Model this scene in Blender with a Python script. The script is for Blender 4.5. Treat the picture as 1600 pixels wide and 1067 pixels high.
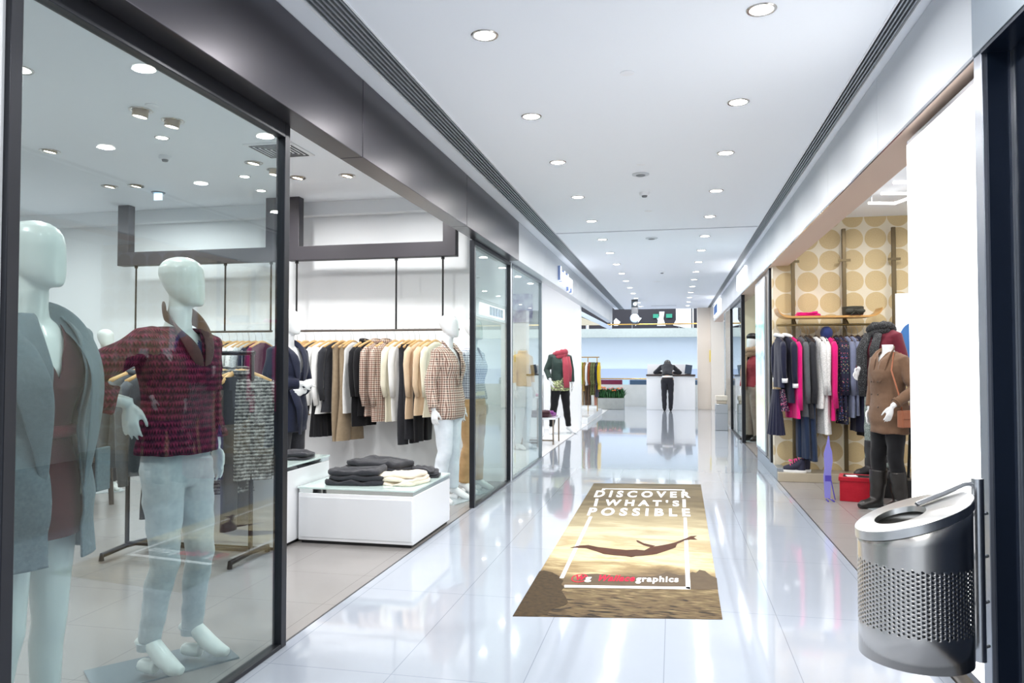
import bpy, bmesh, math, random
import numpy as np
from mathutils import Vector, Matrix, noise
R = math.radians
random.seed(7)
SC = bpy.context.scene
COL = SC.collection
for o in list(bpy.data.objects): bpy.data.objects.remove(o)

# ---------------------------------------------------------------- camera
cd = bpy.data.cameras.new('camera'); cam = bpy.data.objects.new('camera', cd); COL.objects.link(cam)
cd.sensor_width = 36; cd.lens = 1180 / 1600 * 36; cd.clip_start = .05; cd.clip_end = 200
cam.location = (0, 0, 1.4)
cam.rotation_euler = (R(90 + 1.626), 0, R(12.05))
SC.camera = cam

# ---------------------------------------------------------------- exposure, world
SC.view_settings.view_transform = 'Standard'; SC.view_settings.look = 'None'
SC.view_settings.gamma = 1; SC.view_settings.use_curve_mapping = False
SC.view_settings.exposure = .86
W = bpy.data.worlds.new('daylight_fill'); SC.world = W; W.use_nodes = True  # daylight over the atrium, plus added fill through the open end behind the camera
W.node_tree.nodes['Background'].inputs[0].default_value = (.86, .93, 1, 1)
W.node_tree.nodes['Background'].inputs[1].default_value = .85
try:
    c = SC.cycles
    c.use_denoising = True; c.denoiser = 'OPENIMAGEDENOISE'
    c.max_bounces = 10; c.diffuse_bounces = 5; c.glossy_bounces = 5; c.transparent_max_bounces = 16
    c.transmission_bounces = 6; c.caustics_reflective = False; c.caustics_refractive = False
    c.sample_clamp_indirect = 6; c.blur_glossy = 1.0
except Exception: pass

CEIL = 3.06          # mall corridor ceiling
SHOPC = 3.40         # left shop ceiling
RSHOPC = 3.17        # right shop ceiling
XL, XR = -1.911, 1.204
LAMP_Y = [-2.9, -1.6, -.3, 1.05, 2.36, 3.67, 4.96, 6.15, 7.49, 8.80, 10.15, 11.42, 12.75, 14.1, 15.4, 16.8, 18.2, 19.6, 21.0, 22.4]
P_HALL, P_SHOP, P_RSHOP = 6.9, 13.5, 10.5
def area(name, x, y, z, size, power, color=(1, .98, .95), spread=170):
    l = bpy.data.lights.new(name, 'AREA'); l.shape = 'DISK'; l.size = size; l.energy = power
    l.color = color; l.spread = R(spread)
    o = bpy.data.objects.new(name, l); COL.objects.link(o); o.location = (x, y, z)
    return o

# ---------------------------------------------------------------- colour and materials
def lin(c):
    if isinstance(c, str):
        c = [int(c[i:i+2], 16) / 255 for i in (0, 2, 4)]
    return tuple((v / 12.92 if v <= .04045 else ((v + .055) / 1.055) ** 2.4) for v in c[:3]) + (1,)
MATS = {}
class NT:
    def __init__(s, name):
        s.m = bpy.data.materials.new(name); s.m.use_nodes = True; s.t = s.m.node_tree
        s.b = s.t.nodes['Principled BSDF']; s.out = s.t.nodes['Material Output']
    def n(s, typ, **k):
        nd = s.t.nodes.new('ShaderNode' + typ)
        for a, v in k.items():
            if a.startswith('i_'): nd.inputs[int(a[2:])].default_value = v
            else: setattr(nd, a, v)
        return nd
    def l(s, a, b): s.t.links.new(a, b)
    def math(s, op, a, b=None, c=None):
        nd = s.n('Math', operation=op)
        for i, v in enumerate((a, b, c)):
            if v is None: continue
            if hasattr(v, 'links') or hasattr(v, 'is_linked'): s.l(v, nd.inputs[i])
            else: nd.inputs[i].default_value = v
        return nd.outputs[0]
    def mix(s, f, a, b):
        nd = s.n('Mix', data_type='RGBA')
        for i, v in ((0, f), (6, a), (7, b)):
            if hasattr(v, 'is_linked'): s.l(v, nd.inputs[i])
            else: nd.inputs[i].default_value = v
        return nd.outputs[2]
    def coord(s, kind='Object'):
        tc = s.n('TexCoord'); return tc.outputs[kind]
    def xyz(s, kind='Object'):
        sp = s.n('SeparateXYZ'); s.l(s.coord(kind), sp.inputs[0]); return sp.outputs
    def along(s):
        """runs round the cloth: x on front and back, y on the sides"""
        a = s.xyz('Normal'); p = s.xyz('Object')
        g = s.math('GREATER_THAN', s.math('ABSOLUTE', a[0]), s.math('MULTIPLY', s.math('ABSOLUTE', a[1]), 1.4))
        return s.math('ADD', s.math('MULTIPLY', p[1], g), s.math('MULTIPLY', p[0], s.math('SUBTRACT', 1, g)))
    def bump(s, h, strength=.3, dist=.002):
        b = s.n('Bump'); b.inputs['Strength'].default_value = strength; b.inputs['Distance'].default_value = dist
        s.l(h, b.inputs['Height']); s.l(b.outputs[0], s.b.inputs['Normal']); return b
def mat(name, col, rough=.5, metal=0, spec=None, emit=None, estr=0, coat=0, noise_bump=None, mottle=None, alpha=None, sheen=0):
    if name in MATS: return MATS[name]
    t = NT(name); b = t.b
    b.inputs['Base Color'].default_value = lin(col)
    b.inputs['Roughness'].default_value = rough; b.inputs['Metallic'].default_value = metal
    if spec is not None: b.inputs['Specular IOR Level'].default_value = spec
    if coat: b.inputs['Coat Weight'].default_value = coat; b.inputs['Coat Roughness'].default_value = .05
    if sheen: b.inputs['Sheen Weight'].default_value = sheen
    if emit: b.inputs['Emission Color'].default_value = lin(emit); b.inputs['Emission Strength'].default_value = estr
    if alpha is not None: b.inputs['Alpha'].default_value = alpha
    if mottle:
        nz = t.n('TexNoise'); nz.inputs['Scale'].default_value = mottle[1]; nz.inputs['Detail'].default_value = 5
        t.l(t.coord(), nz.inputs['Vector'])
        t.l(t.mix(nz.outputs[0], lin(col), lin(mottle[0])), b.inputs['Base Color'])
    if noise_bump:
        nz = t.n('TexNoise'); nz.inputs['Scale'].default_value = noise_bump[0]; nz.inputs['Detail'].default_value = 4
        t.l(t.coord(), nz.inputs['Vector']); t.bump(nz.outputs[0], noise_bump[1], noise_bump[2] if len(noise_bump) > 2 else .003)
    MATS[name] = t.m
    return t.m
def cloth(name, col, col2=None, scale=60, strength=.35, rough=.9, fine=700):
    """woven cloth: fine weave bump, soft tone variation"""
    if name in MATS: return MATS[name]
    t = NT(name); b = t.b; b.inputs['Roughness'].default_value = rough
    b.inputs['Sheen Weight'].default_value = .15; b.inputs['Specular IOR Level'].default_value = .25
    nz = t.n('TexNoise'); nz.inputs['Scale'].default_value = scale; nz.inputs['Detail'].default_value = 6
    t.l(t.coord(), nz.inputs['Vector'])
    c2 = col2 or ''.join('%02x' % int(int(col[i:i+2], 16) * .86) for i in (0, 2, 4))
    t.l(t.mix(nz.outputs[0], lin(col), lin(c2)), b.inputs['Base Color'])
    n2 = t.n('TexNoise'); n2.inputs['Scale'].default_value = fine; t.l(t.coord(), n2.inputs['Vector'])
    n3 = t.n('TexNoise'); n3.inputs['Scale'].default_value = 9; n3.inputs['Detail'].default_value = 3; t.l(t.coord(), n3.inputs['Vector'])
    h = t.math('ADD', t.math('MULTIPLY', n2.outputs[0], .15), t.math('MULTIPLY', n3.outputs[0], 2.5))
    t.bump(h, strength, .006)
    MATS[name] = t.m; return t.m
def knit(name, col, col2, scale=26, strength=.9):
    """chunky knit: rows of V stitches in object space"""
    if name in MATS: return MATS[name]
    t = NT(name); b = t.b; b.inputs['Roughness'].default_value = .95; b.inputs['Specular IOR Level'].default_value = .2
    x, y, z = t.xyz(); u = t.along()
    su = t.math('SINE', t.math('MULTIPLY', u, scale * 6.283))
    zz = t.math('ADD', t.math('MULTIPLY', z, scale * 6.283 * .8), t.math('MULTIPLY', t.math('ABSOLUTE', su), 2.2))
    sv = t.math('SINE', zz)
    h = t.math('ADD', t.math('MULTIPLY', sv, .5), t.math('MULTIPLY', t.math('ABSOLUTE', su), .6))
    nz = t.n('TexNoise'); nz.inputs['Scale'].default_value = 40; nz.inputs['Detail'].default_value = 6; t.l(t.coord(), nz.inputs['Vector'])
    f = t.math('MULTIPLY_ADD', h, .55, t.math('MULTIPLY_ADD', nz.outputs[0], 1.6, -.75))
    f.node.use_clamp = True
    t.l(t.mix(f, lin(col2), lin(col)), b.inputs['Base Color'])
    t.bump(h, strength, .006)
    MATS[name] = t.m; return t.m
def plaid(name, base, dark, accent, scale=36):
    if name in MATS: return MATS[name]
    t = NT(name); b = t.b; b.inputs['Roughness'].default_value = .9; b.inputs['Specular IOR Level'].default_value = .25
    x, y, z = t.xyz(); u = t.along()
    def stripe(v, s, off, thr):
        return t.math('GREATER_THAN', t.math('SINE', t.math('MULTIPLY_ADD', v, s * 6.283, off)), thr)
    du = stripe(u, scale, 0, .1); dv = stripe(z, scale, 0, .1)
    au = stripe(u, scale / 2, 1.0, .72); av = stripe(z, scale / 2, 1.0, .72)
    f = t.math('MULTIPLY', t.math('ADD', du, dv), .47)
    c = t.mix(f, lin(base), lin(dark))
    g = t.math('MULTIPLY', t.math('MAXIMUM', au, av), .38)
    t.l(t.mix(g, c, lin(accent)), b.inputs['Base Color'])
    nz = t.n('TexNoise'); nz.inputs['Scale'].default_value = 10; t.l(t.coord(), nz.inputs['Vector']); t.bump(nz.outputs[0], .4, .01)
    MATS[name] = t.m; return t.m
def speckle(name, base, dots, scale=90, thr=.32):
    if name in MATS: return MATS[name]
    t = NT(name); b = t.b; b.inputs['Roughness'].default_value = .9
    v = t.n('TexVoronoi'); v.inputs['Scale'].default_value = scale; t.l(t.coord(), v.inputs['Vector'])
    f = t.math('LESS_THAN', v.outputs[0], thr)
    if isinstance(dots, str): c = lin(dots)
    else:
        r = t.n('ValToRGB'); r.color_ramp.interpolation = 'CONSTANT'
        while len(r.color_ramp.elements) < len(dots): r.color_ramp.elements.new(1)
        for i, d in enumerate(dots): r.color_ramp.elements[i].position = i / len(dots); r.color_ramp.elements[i].color = lin(d)
        t.l(v.outputs[1], r.inputs[0]); c = r.outputs[0]
    t.l(t.mix(f, lin(base), c), b.inputs['Base Color'])
    MATS[name] = t.m; return t.m
def glass(name='clear glass', tint='eef8f6', f0=.06, rough=0.0):
    """clear pane: passes light straight on, mirrors more at a slant (Schlick)"""
    if name in MATS: return MATS[name]
    t = NT(name); t.t.nodes.remove(t.b)
    tr = t.n('BsdfTransparent'); tr.inputs[0].default_value = lin(tint)
    gl = t.n('BsdfGlossy'); gl.inputs['Roughness'].default_value = rough
    lw = t.n('LayerWeight'); lw.inputs[0].default_value = .5
    f = t.math('MULTIPLY_ADD', t.math('POWER', lw.outputs['Facing'], 5), 1 - f0, f0)
    mx = t.n('MixShader'); t.l(f, mx.inputs[0]); t.l(tr.outputs[0], mx.inputs[1]); t.l(gl.outputs[0], mx.inputs[2])
    t.l(mx.outputs[0], t.out.inputs[0]); MATS[name] = t.m; return t.m
def tiles(name, col, joint, sx, sy, ox, oy, rough, jw=.004, mottle=None, spec=.5, coat=0, bumps=.0):
    t = NT(name); b = t.b
    x, y, z = t.xyz('Object')
    def line(v, s, o):
        m = t.math('FRACT', t.math('DIVIDE', t.math('ADD', v, o), s))
        d = t.math('ABSOLUTE', t.math('SUBTRACT', m, .5))
        return t.math('GREATER_THAN', d, .5 - jw / s / 2)
    f = t.math('MAXIMUM', line(x, sx, ox), line(y, sy, oy))
    nz = t.n('TexNoise'); nz.inputs['Scale'].default_value = 3; nz.inputs['Detail'].default_value = 8; t.l(t.coord(), nz.inputs['Vector'])
    c = t.mix(nz.outputs[0], lin(col), lin(mottle or col))
    t.l(t.mix(f, c, lin(joint)), b.inputs['Base Color'])
    b.inputs['Roughness'].default_value = rough; b.inputs['Specular IOR Level'].default_value = spec
    if coat: b.inputs['Coat Weight'].default_value = coat; b.inputs['Coat Roughness'].default_value = .02
    # every tile tilts by a hair, as laid tiles do
    if bumps:
        n2 = t.n('TexNoise'); n2.inputs['Scale'].default_value = 1.7; t.l(t.coord(), n2.inputs['Vector'])
        t.bump(n2.outputs[0], .25, bumps)
    MATS[name] = t.m; return t.m

# ---------------------------------------------------------------- mesh builder
def tag(o, label=None, cat=None, group=None, kind=None):
    if label: o['label'] = label
    if cat: o['category'] = cat
    if group: o['group'] = group
    if kind: o['kind'] = kind
    return o
def thing(name, label, cat, loc=(0, 0, 0), rz=0, group=None):
    o = bpy.data.objects.new(name, None); COL.objects.link(o); o.empty_display_size = .1
    o.location = loc; o.rotation_euler = (0, 0, rz); return tag(o, label, cat, group)
def sell(n, p=2.0):
    out = []
    for i in range(n):
        a = 2 * math.pi * i / n; c, s = math.cos(a), math.sin(a)
        out.append((math.copysign(abs(c) ** (2 / p), c), math.copysign(abs(s) ** (2 / p), s)))
    return out
class MB:
    def __init__(s): s.v = []; s.f = []
    def add(s, vs, fs):
        k = len(s.v); s.v += [tuple(v) for v in vs]; s.f += [tuple(i + k for i in f) for f in fs]; return s
    def box(s, x0, x1, y0, y1, z0, z1):
        return s.add([(x, y, z) for z in (z0, z1) for y in (y0, y1) for x in (x0, x1)],
                     [(0, 2, 3, 1), (4, 5, 7, 6), (0, 1, 5, 4), (2, 6, 7, 3), (0, 4, 6, 2), (1, 3, 7, 5)])
    def loft(s, rings, cap=True, closed=False):
        n = len(rings[0]); vs = [p for r in rings for p in r]; fs = []
        m = len(rings)
        for i in range(m if closed else m - 1):
            for j in range(n):
                a, b = i * n + j, i * n + (j + 1) % n; c = ((i + 1) % m) * n
                fs.append((a, b, c + (j + 1) % n, c + j))
        if cap and not closed:
            fs.append(tuple(reversed(range(n)))); fs.append(tuple(range((m - 1) * n, m * n)))
        return s.add(vs, fs)
    def rings_z(s, spec, n=24, p=2.2, cap=True):
        """spec: (z, half x, half y, off x, off y)"""
        e = sell(n, p); rr = []
        for q in spec:
            z, a, b = q[:3]; ox = q[3] if len(q) > 3 else 0; oy = q[4] if len(q) > 4 else 0
            rr.append([(ox + a * c, oy + b * d, z) for c, d in e])
        return s.loft(rr, cap)
    def tube(s, pts, rad, n=10, cap=True, flat=1.0, up=None, closed=False):
        pts = [Vector(p) for p in pts]; m = len(pts)
        if not hasattr(rad, '__len__'): rad = [rad] * m
        rr = []; prev = None
        for i, p in enumerate(pts):
            if closed: d = pts[(i + 1) % m] - pts[i - 1]
            else: d = pts[min(i + 1, m - 1)] - pts[max(i - 1, 0)]
            d.normalize()
            if prev is None:
                a = Vector(up) if up else (Vector((0, 0, 1)) if abs(d.z) < .9 else Vector((0, 1, 0)))
                a = (a - d * a.dot(d)).normalized()
            else:
                a = (prev - d * prev.dot(d)).normalized()
            prev = a; b = d.cross(a); r = rad[i]
            rr.append([tuple(p + a * (r * flat * math.sin(2 * math.pi * k / n)) + b * (r * math.cos(2 * math.pi * k / n))) for k in range(n)])
        return s.loft(rr, cap and not closed, closed)
    def cyl(s, c, r, h, n=24, r2=None):
        x, y, z = c; r2 = r if r2 is None else r2
        return s.rings_z([(z, r, r, x, y), (z + h, r2, r2, x, y)], n, 2)
    def lathe(s, prof, c=(0, 0, 0), n=32, closed=True):
        return s.rings_z([(c[2] + z, r, r, c[0], c[1]) for r, z in prof], n, 2, closed)
    def prism(s, poly, z0, z1, axis='z'):
        n = len(poly)
        def P(u, v, w): return {'z': (u, v, w), 'y': (u, w, v), 'x': (w, u, v)}[axis]
        return s.add([P(u, v, z0) for u, v in poly] + [P(u, v, z1) for u, v in poly],
                     [tuple(range(n))[::-1], tuple(range(n, 2 * n))] + [(i, (i + 1) % n, n + (i + 1) % n, n + i) for i in range(n)])
    def ball(s, c, r, n=12, m=8):
        rx, ry, rz = (r, r, r) if not hasattr(r, '__len__') else r
        rr = []
        for i in range(1, m):
            a = math.pi * i / m; rr.append((c[2] - rz * math.cos(a), rx * math.sin(a), ry * math.sin(a), c[0], c[1]))
        return s.rings_z(rr, n, 2)
    def xf(s, M):
        s.v = [tuple(M @ Vector(v)) for v in s.v]; return s
    def mesh(s, name):
        me = bpy.data.meshes.new(name); me.from_pydata(s.v, [], s.f); me.update()
        bm = bmesh.new(); bm.from_mesh(me); bmesh.ops.recalc_face_normals(bm, faces=bm.faces); bm.to_mesh(me); bm.free()
        return me
    def build(s, name, m=None, parent=None, smooth=False, bevel=0, seg=2, world=False, base=True, sub=0):
        me = s.mesh(name); o = bpy.data.objects.new(name, me); COL.objects.link(o)
        if m: me.materials.append(m)
        fin(o, me, parent, world, base)
        if bevel:
            md = o.modifiers.new('bevel', 'BEVEL'); md.width = bevel; md.segments = seg; md.limit_method = 'ANGLE'; md.angle_limit = R(35)
            smooth = smooth or 'auto'
        if sub:
            md = o.modifiers.new('sub', 'SUBSURF'); md.levels = sub; md.render_levels = sub
        if smooth:
            me.polygons.foreach_set('use_smooth', [True] * len(me.polygons))
            if smooth == 'auto': me.set_sharp_from_angle(angle=R(40))
        return o
def root_of(p):
    while p.parent: p = p.parent
    return p
def fin(o, me, parent, world, base):
    if parent:
        o.parent = parent
        if world:
            M = Matrix.Identity(4); q = parent
            while q:
                M = (Matrix.Translation(q.location) @ q.rotation_euler.to_matrix().to_4x4()) @ M; q = q.parent
            me.transform(M.inverted())
    elif base:
        n = len(me.vertices); a = np.empty(n * 3, 'f'); me.vertices.foreach_get('co', a); a = a.reshape(-1, 3)
        lo, hi = a.min(0), a.max(0); c = Vector(((lo[0] + hi[0]) / 2, (lo[1] + hi[1]) / 2, lo[2]))
        me.transform(Matrix.Translation(-c)); o.location = c
def blob(mb, name, m, parent=None, voxel=.008, smooth=3, wr=None, cut=None, solid=0, seed=0, world=False, bis=()):
    """one continuous surface grown over the lofts (voxel union), with folds and cut openings"""
    me = mb.mesh(name); o = bpy.data.objects.new(name, me); COL.objects.link(o)
    r = o.modifiers.new('r', 'REMESH'); r.mode = 'VOXEL'; r.voxel_size = voxel
    if smooth:
        s = o.modifiers.new('s', 'SMOOTH'); s.iterations = smooth; s.factor = .6
    dg = bpy.context.evaluated_depsgraph_get(); dg.update()
    me2 = bpy.data.meshes.new_from_object(o.evaluated_get(dg)); me2.name = name
    o.modifiers.clear(); o.data = me2; bpy.data.meshes.remove(me)
    n = len(me2.vertices); co = np.empty(n * 3, 'f'); me2.vertices.foreach_get('co', co); co = co.reshape(-1, 3)
    if wr:
        no = np.empty(n * 3, 'f'); me2.vertices.foreach_get('normal', no); no = no.reshape(-1, 3)
        amp, fx, fz = wr; x, y, z = co.T; ph = seed * 1.7
        w = np.sin(fx * (x * 1.3 + y) + 3 * np.sin(fz * z + ph) + ph) * .5 + np.sin(fz * 2.3 * z + fx * .7 * x - y * fx * .5 + ph * 2) * .35 \
            + np.sin(fx * 1.9 * (y - x) + fz * 1.4 * z + 5 * np.sin(3 * z + ph)) * .3
        co = co + no * (w * amp)[:, None]; me2.vertices.foreach_set('co', co.astype('f').ravel())
    if cut:
        bm = bmesh.new(); bm.from_mesh(me2)
        for c_, n_ in bis: bmesh.ops.bisect_plane(bm, geom=bm.verts[:] + bm.edges[:] + bm.faces[:], plane_co=c_, plane_no=n_, dist=1e-5)
        dead = [f for f in bm.faces if cut(*f.calc_center_median())]
        bmesh.ops.delete(bm, geom=dead, context='FACES'); bm.to_mesh(me2); bm.free()
    me2.polygons.foreach_set('use_smooth', [True] * len(me2.polygons))
    me2.materials.clear(); me2.materials.append(m)
    fin(o, me2, parent, world, True)
    if solid:
        md = o.modifiers.new('thick', 'SOLIDIFY'); md.thickness = solid; md.offset = -1
    return o
def tree_copy(o, parent=None):
    c = o.copy(); COL.objects.link(c); c.parent = parent
    for ch in list(o.children): tree_copy(ch, c)
    return c
def bez(p0, p1, p2, n=8):
    p0, p1, p2 = Vector(p0), Vector(p1), Vector(p2)
    return [p0 * (1 - t) ** 2 + p1 * 2 * t * (1 - t) + p2 * t * t for t in [i / n for i in range(n + 1)]]
def text_mb(txt, bold=0.0, size=1.0, sx=1.0, space=1.0, extrude=0.0, italic=0.0):
    """the built-in font as flat outline, returned as verts and faces in x/y"""
    cu = bpy.data.curves.new('t', 'FONT'); cu.body = txt; cu.size = size; cu.offset = bold; cu.space_character = space
    cu.resolution_u = 4; cu.extrude = extrude; cu.shear = italic; cu.fill_mode = 'FRONT' if not extrude else 'BOTH'
    o = bpy.data.objects.new('t', cu); COL.objects.link(o)
    dg = bpy.context.evaluated_depsgraph_get(); dg.update()
    me = bpy.data.meshes.new_from_object(o.evaluated_get(dg))
    mb = MB(); mb.add([(v.co.x * sx, v.co.y, v.co.z) for v in me.vertices], [tuple(p.vertices) for p in me.polygons])
    bpy.data.objects.remove(o); bpy.data.curves.remove(cu); bpy.data.meshes.remove(me)
    return mb
# ================================================================ THE SETTING
def struct(name, mb, m, bevel=0, **k):
    return tag(mb.build(name, m, bevel=bevel, base=False, **k), kind='structure')
def B(*a): return MB().box(*a)
M_white = mat('white plaster', 'f2f4f8', .6)
M_wall = mat('white wall paint', 'f3f6f9', .45)
M_gloss = mat('white gloss lacquer', 'f1f3f6', .12, coat=.4)
M_fasc = mat('dark bronze metal panel', '58565b', .30, metal=.85, mottle=('504e54', 2.0))
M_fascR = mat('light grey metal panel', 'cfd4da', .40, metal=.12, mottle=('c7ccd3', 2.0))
M_beige = mat('beige soffit panel', 'd8bfae', .5)
M_frame = mat('dark window frame', '2b2d33', .32, metal=.6)
M_frameg = mat('grey window frame', '8d949b', .3, metal=.7)
M_chrome = mat('polished steel', 'd5d8dc', .14, metal=1)
M_steel = mat('satin steel', 'bcbfc4', .28, metal=1)
M_navy = mat('dark blue metal cladding', '1b2638', .28, metal=.5)
M_black = mat('black', '111114', .5)
M_bronze = mat('dark bronze pole', '6f6148', .4, metal=.7)
M_glass = glass('shop window glass', 'f1f8f8', .06)
M_glass2 = glass('clear thin glass', 'f2faf8', .04)
M_joint = mat('dark threshold strip', '4b4a4c', .35, metal=.6)
M_hall = tiles('polished white hall tile', 'aab1bc', '89909d', .6, 1.2, .05, .35, .07, .004, 'a4abb7', spec=.7, coat=.35, bumps=.003)
M_shopf = tiles('grey stone shop tile', '8a8684', '6c6967', .6, .6, .2, .1, .22, .003, '93908e', spec=.5)
M_shopf2 = tiles('pale shop tile', 'e9e9ea', 'cfcfd2', .6, .6, .2, .1, .2, .003, 'dfdfe1')
M_ceil = mat('white ceiling paint', 'f4f8fe', .7)

struct('floor', B(XL, XR, -4, 24.7, -.12, 0), M_hall)
struct('floor', B(-10, XL - .006, -1, 8.75, -.12, 0), M_shopf)
struct('floor', B(-6, XL - .006, 8.75, 24.7, -.12, 0), M_shopf2)
struct('floor', B(XR + .006, 6, -4, 24.7, -.12, 0), M_shopf)
struct('trim_1', B(XL - .006, XL + .004, 1.8, 24, -.02, .0015), M_joint)
struct('trim_2', B(XR - .004, XR + .006, 3.2, 24, -.02, .0015), M_joint)

# hall ceiling, left open for the two air slots and the cross slot
yb = [-4, 9.53, 9.60, 23.6]
struct('ceiling', B(-1.77, -1.65, -4, 23.6, CEIL, CEIL + .1), M_ceil)
struct('ceiling', B(1.12, 1.17, -4, 23.6, CEIL, CEIL + .1), M_ceil)
struct('ceiling', B(-1.465, 1.02, -4, 9.53, CEIL, CEIL + .1), M_ceil)
struct('ceiling', B(-1.465, 1.02, 9.60, 23.6, CEIL, CEIL + .1), M_ceil)
struct('trim_3', B(-1.465, 1.02, 9.53, 9.60, CEIL + .03, CEIL + .1), mat('slot grey', '8b929b', .5))
struct('ceiling', B(-1.9, 1.4, -4, 23.6, CEIL + .12, CEIL + .2), M_ceil)
def linear_grille(x0, x1, n, label):
    t = thing('air_slot_grille', label, 'air vent', ((x0 + x1) / 2, 9, CEIL), group='long ceiling air grilles')
    MB().box(x0, x1, -4, 23.5, CEIL + .075, CEIL + .095).build('backing', mat('duct black', '2a2b2e', .8), t, world=True)
    s = MB(); w = (x1 - x0) / n
    for i in range(n): s.box(x0 + i * w, x0 + i * w + w * .42, -4, 23.5, CEIL + .004, CEIL + .05)
    s.build('slats', mat('grille aluminium', 'aab0b6', .4, metal=.5), t, world=True)
    MB().box(x0 - .006, x0 + .003, -4, 23.5, CEIL - .004, CEIL + .07).box(x1 - .003, x1 + .006, -4, 23.5, CEIL - .004, CEIL + .07).build('frame', M_white, t, world=True)
linear_grille(-1.65, -1.465, 7, 'wide dark slotted ceiling air grille along the dark left fascia')
linear_grille(1.02, 1.12, 5, 'narrow slotted ceiling air grille along the pale grey right fascia')

# fascias
ys = [-3, -.47, 1.81, 4.095, 6.375, 8.66, 10.42, 12.2, 14.0, 15.9, 18.2, 20.4, 22.6]
for i in range(len(ys) - 1):
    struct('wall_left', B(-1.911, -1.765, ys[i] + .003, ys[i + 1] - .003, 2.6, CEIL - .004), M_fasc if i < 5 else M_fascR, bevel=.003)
struct('wall_left', B(-1.905, -1.78, -3, 22.55, 2.62, 3.45), M_black)
ys = [3.25, 4.686, 6.12, 7.796, 9.906, 11.9, 13.9, 15.9, 18.2, 20.5, 22.8]
for i in range(len(ys) - 1):
    struct('wall_right', B(1.165, 1.394, ys[i] + .002, ys[i + 1] - .002, 2.612, CEIL - .004), M_fascR, bevel=.002)
struct('wall_right', B(1.155, 1.394, -3, 3.248, 2.60, CEIL - .004), mat('brushed portal metal', '9aa4ad', .25, metal=.85), bevel=.002)
struct('wall_right', B(1.18, 1.39, -3, 22.7, 2.62, 3.45), M_black)
struct('trim_4', B(1.162, 1.172, 3.25, 22.8, 2.598, 2.612), M_chrome)
struct('trim_5', B(1.172, 1.394, 3.27, 22.8, 2.598, 2.612), M_beige)

# left: solid wall before the first window
struct('wall_left', B(-2.15, -1.905, -4, 1.83, 0, 2.6), M_wall)
struct('wall_left', B(-10, -2.15, -1.05, -.95, 0, SHOPC), M_wall)
struct('wall_left', B(-10.1, -10, -1, 8.75, 0, SHOPC), M_wall)
struct('wall_back', B(-10, -1.95, 8.75, 8.81, 0, SHOPC), M_wall)
struct('trim_6', B(-10, -1.95, 8.62, 8.75, 3.235, SHOPC), M_wall)
struct('ceiling', B(-10, -1.90, -1, 8.81, SHOPC, SHOPC + .1), M_ceil)
struct('ceiling', B(-4.6, -1.90, 8.81, 24, 3.2, 3.3), M_ceil)
struct('wall_left', B(-4.6, -4.5, 8.81, 24.6, 0, 3.2), M_wall)
struct('wall_back', B(-4.5, -1.911, 15.85, 16.05, 0, 3.2), mat('bright white panel', 'f8f9fb', .4))
# shop windows on the left
def window_unit(name, y0, y1, fm, post0=.035, post1=.035, rail=.05, z1=2.6, X=XL, gl=M_glass, dx=.05):
    t = bpy.data.objects.new(name, None); COL.objects.link(t); t['kind'] = 'structure'; t.location = (X, (y0 + y1) / 2, 0)
    f = MB().box(X - dx / 2, X + dx / 2, y0, y0 + post0, 0, z1).box(X - dx / 2, X + dx / 2, y1 - post1, y1, 0, z1)
    f.box(X - dx / 2, X + dx / 2, y0 + post0, y1 - post1, z1 - rail, z1).box(X - dx / 2, X + dx / 2, y0 + post0, y1 - post1, 0, .022)
    f.build('window_frame', fm, t, world=True, bevel=.003)
    MB().box(X - .004, X + .004, y0 + post0 - .01, y1 - post1 + .01, .015, z1 - rail + .01).build('pane', gl, t, world=True)
    return t
window_unit('window_1', 1.825, 3.47, M_frame, .045, .05, .075)
window_unit('window_2', 7.09, 8.77, M_frame, .05, .035, .04, gl=M_glass2)
struct('trim_7', B(XL - .03, XL + .02, 8.775, 8.86, 0, 2.6), mat('pale grey jamb', 'dfe3e8', .3, metal=.2))
window_unit('window_3', 8.865, 10.95, M_frameg, .02, .03, .03, gl=M_glass2)

# right: portal of the next shop, pillar, side walls, wallpaper wall
struct('wall_right', B(1.165, 1.30, 3.185, 3.262, 0, 2.6), mat('grey pillar metal', '8f949e', .3, metal=.8), bevel=.003)
struct('wall_right', B(1.18, 1.262, 3.17, 3.184, 0, 2.6), M_navy)
struct('wall_right', B(1.262, 1.36, -3, 3.165, 0, 2.6), M_navy)
struct('trim_8', B(1.254, 1.2615, 3.158, 3.1695, 0, 2.6), M_chrome)
struct('wall_right', B(1.16, 2.4, -3, 3.18, 2.585, 2.6), M_navy)
struct('trim_9', B(1.2545, 1.2618, 2.86, 2.866, 0, 2.585), M_black)
struct('wall_right', B(1.3, 4.7, 3.2, 3.262, 0, RSHOPC), M_wall)
struct('wall_right', B(4.6, 4.7, 3.2, 24.6, 0, RSHOPC), M_wall)
struct('ceiling', B(1.37, 4.7, 3.2, 24, RSHOPC, RSHOPC + .1), M_ceil)
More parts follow.
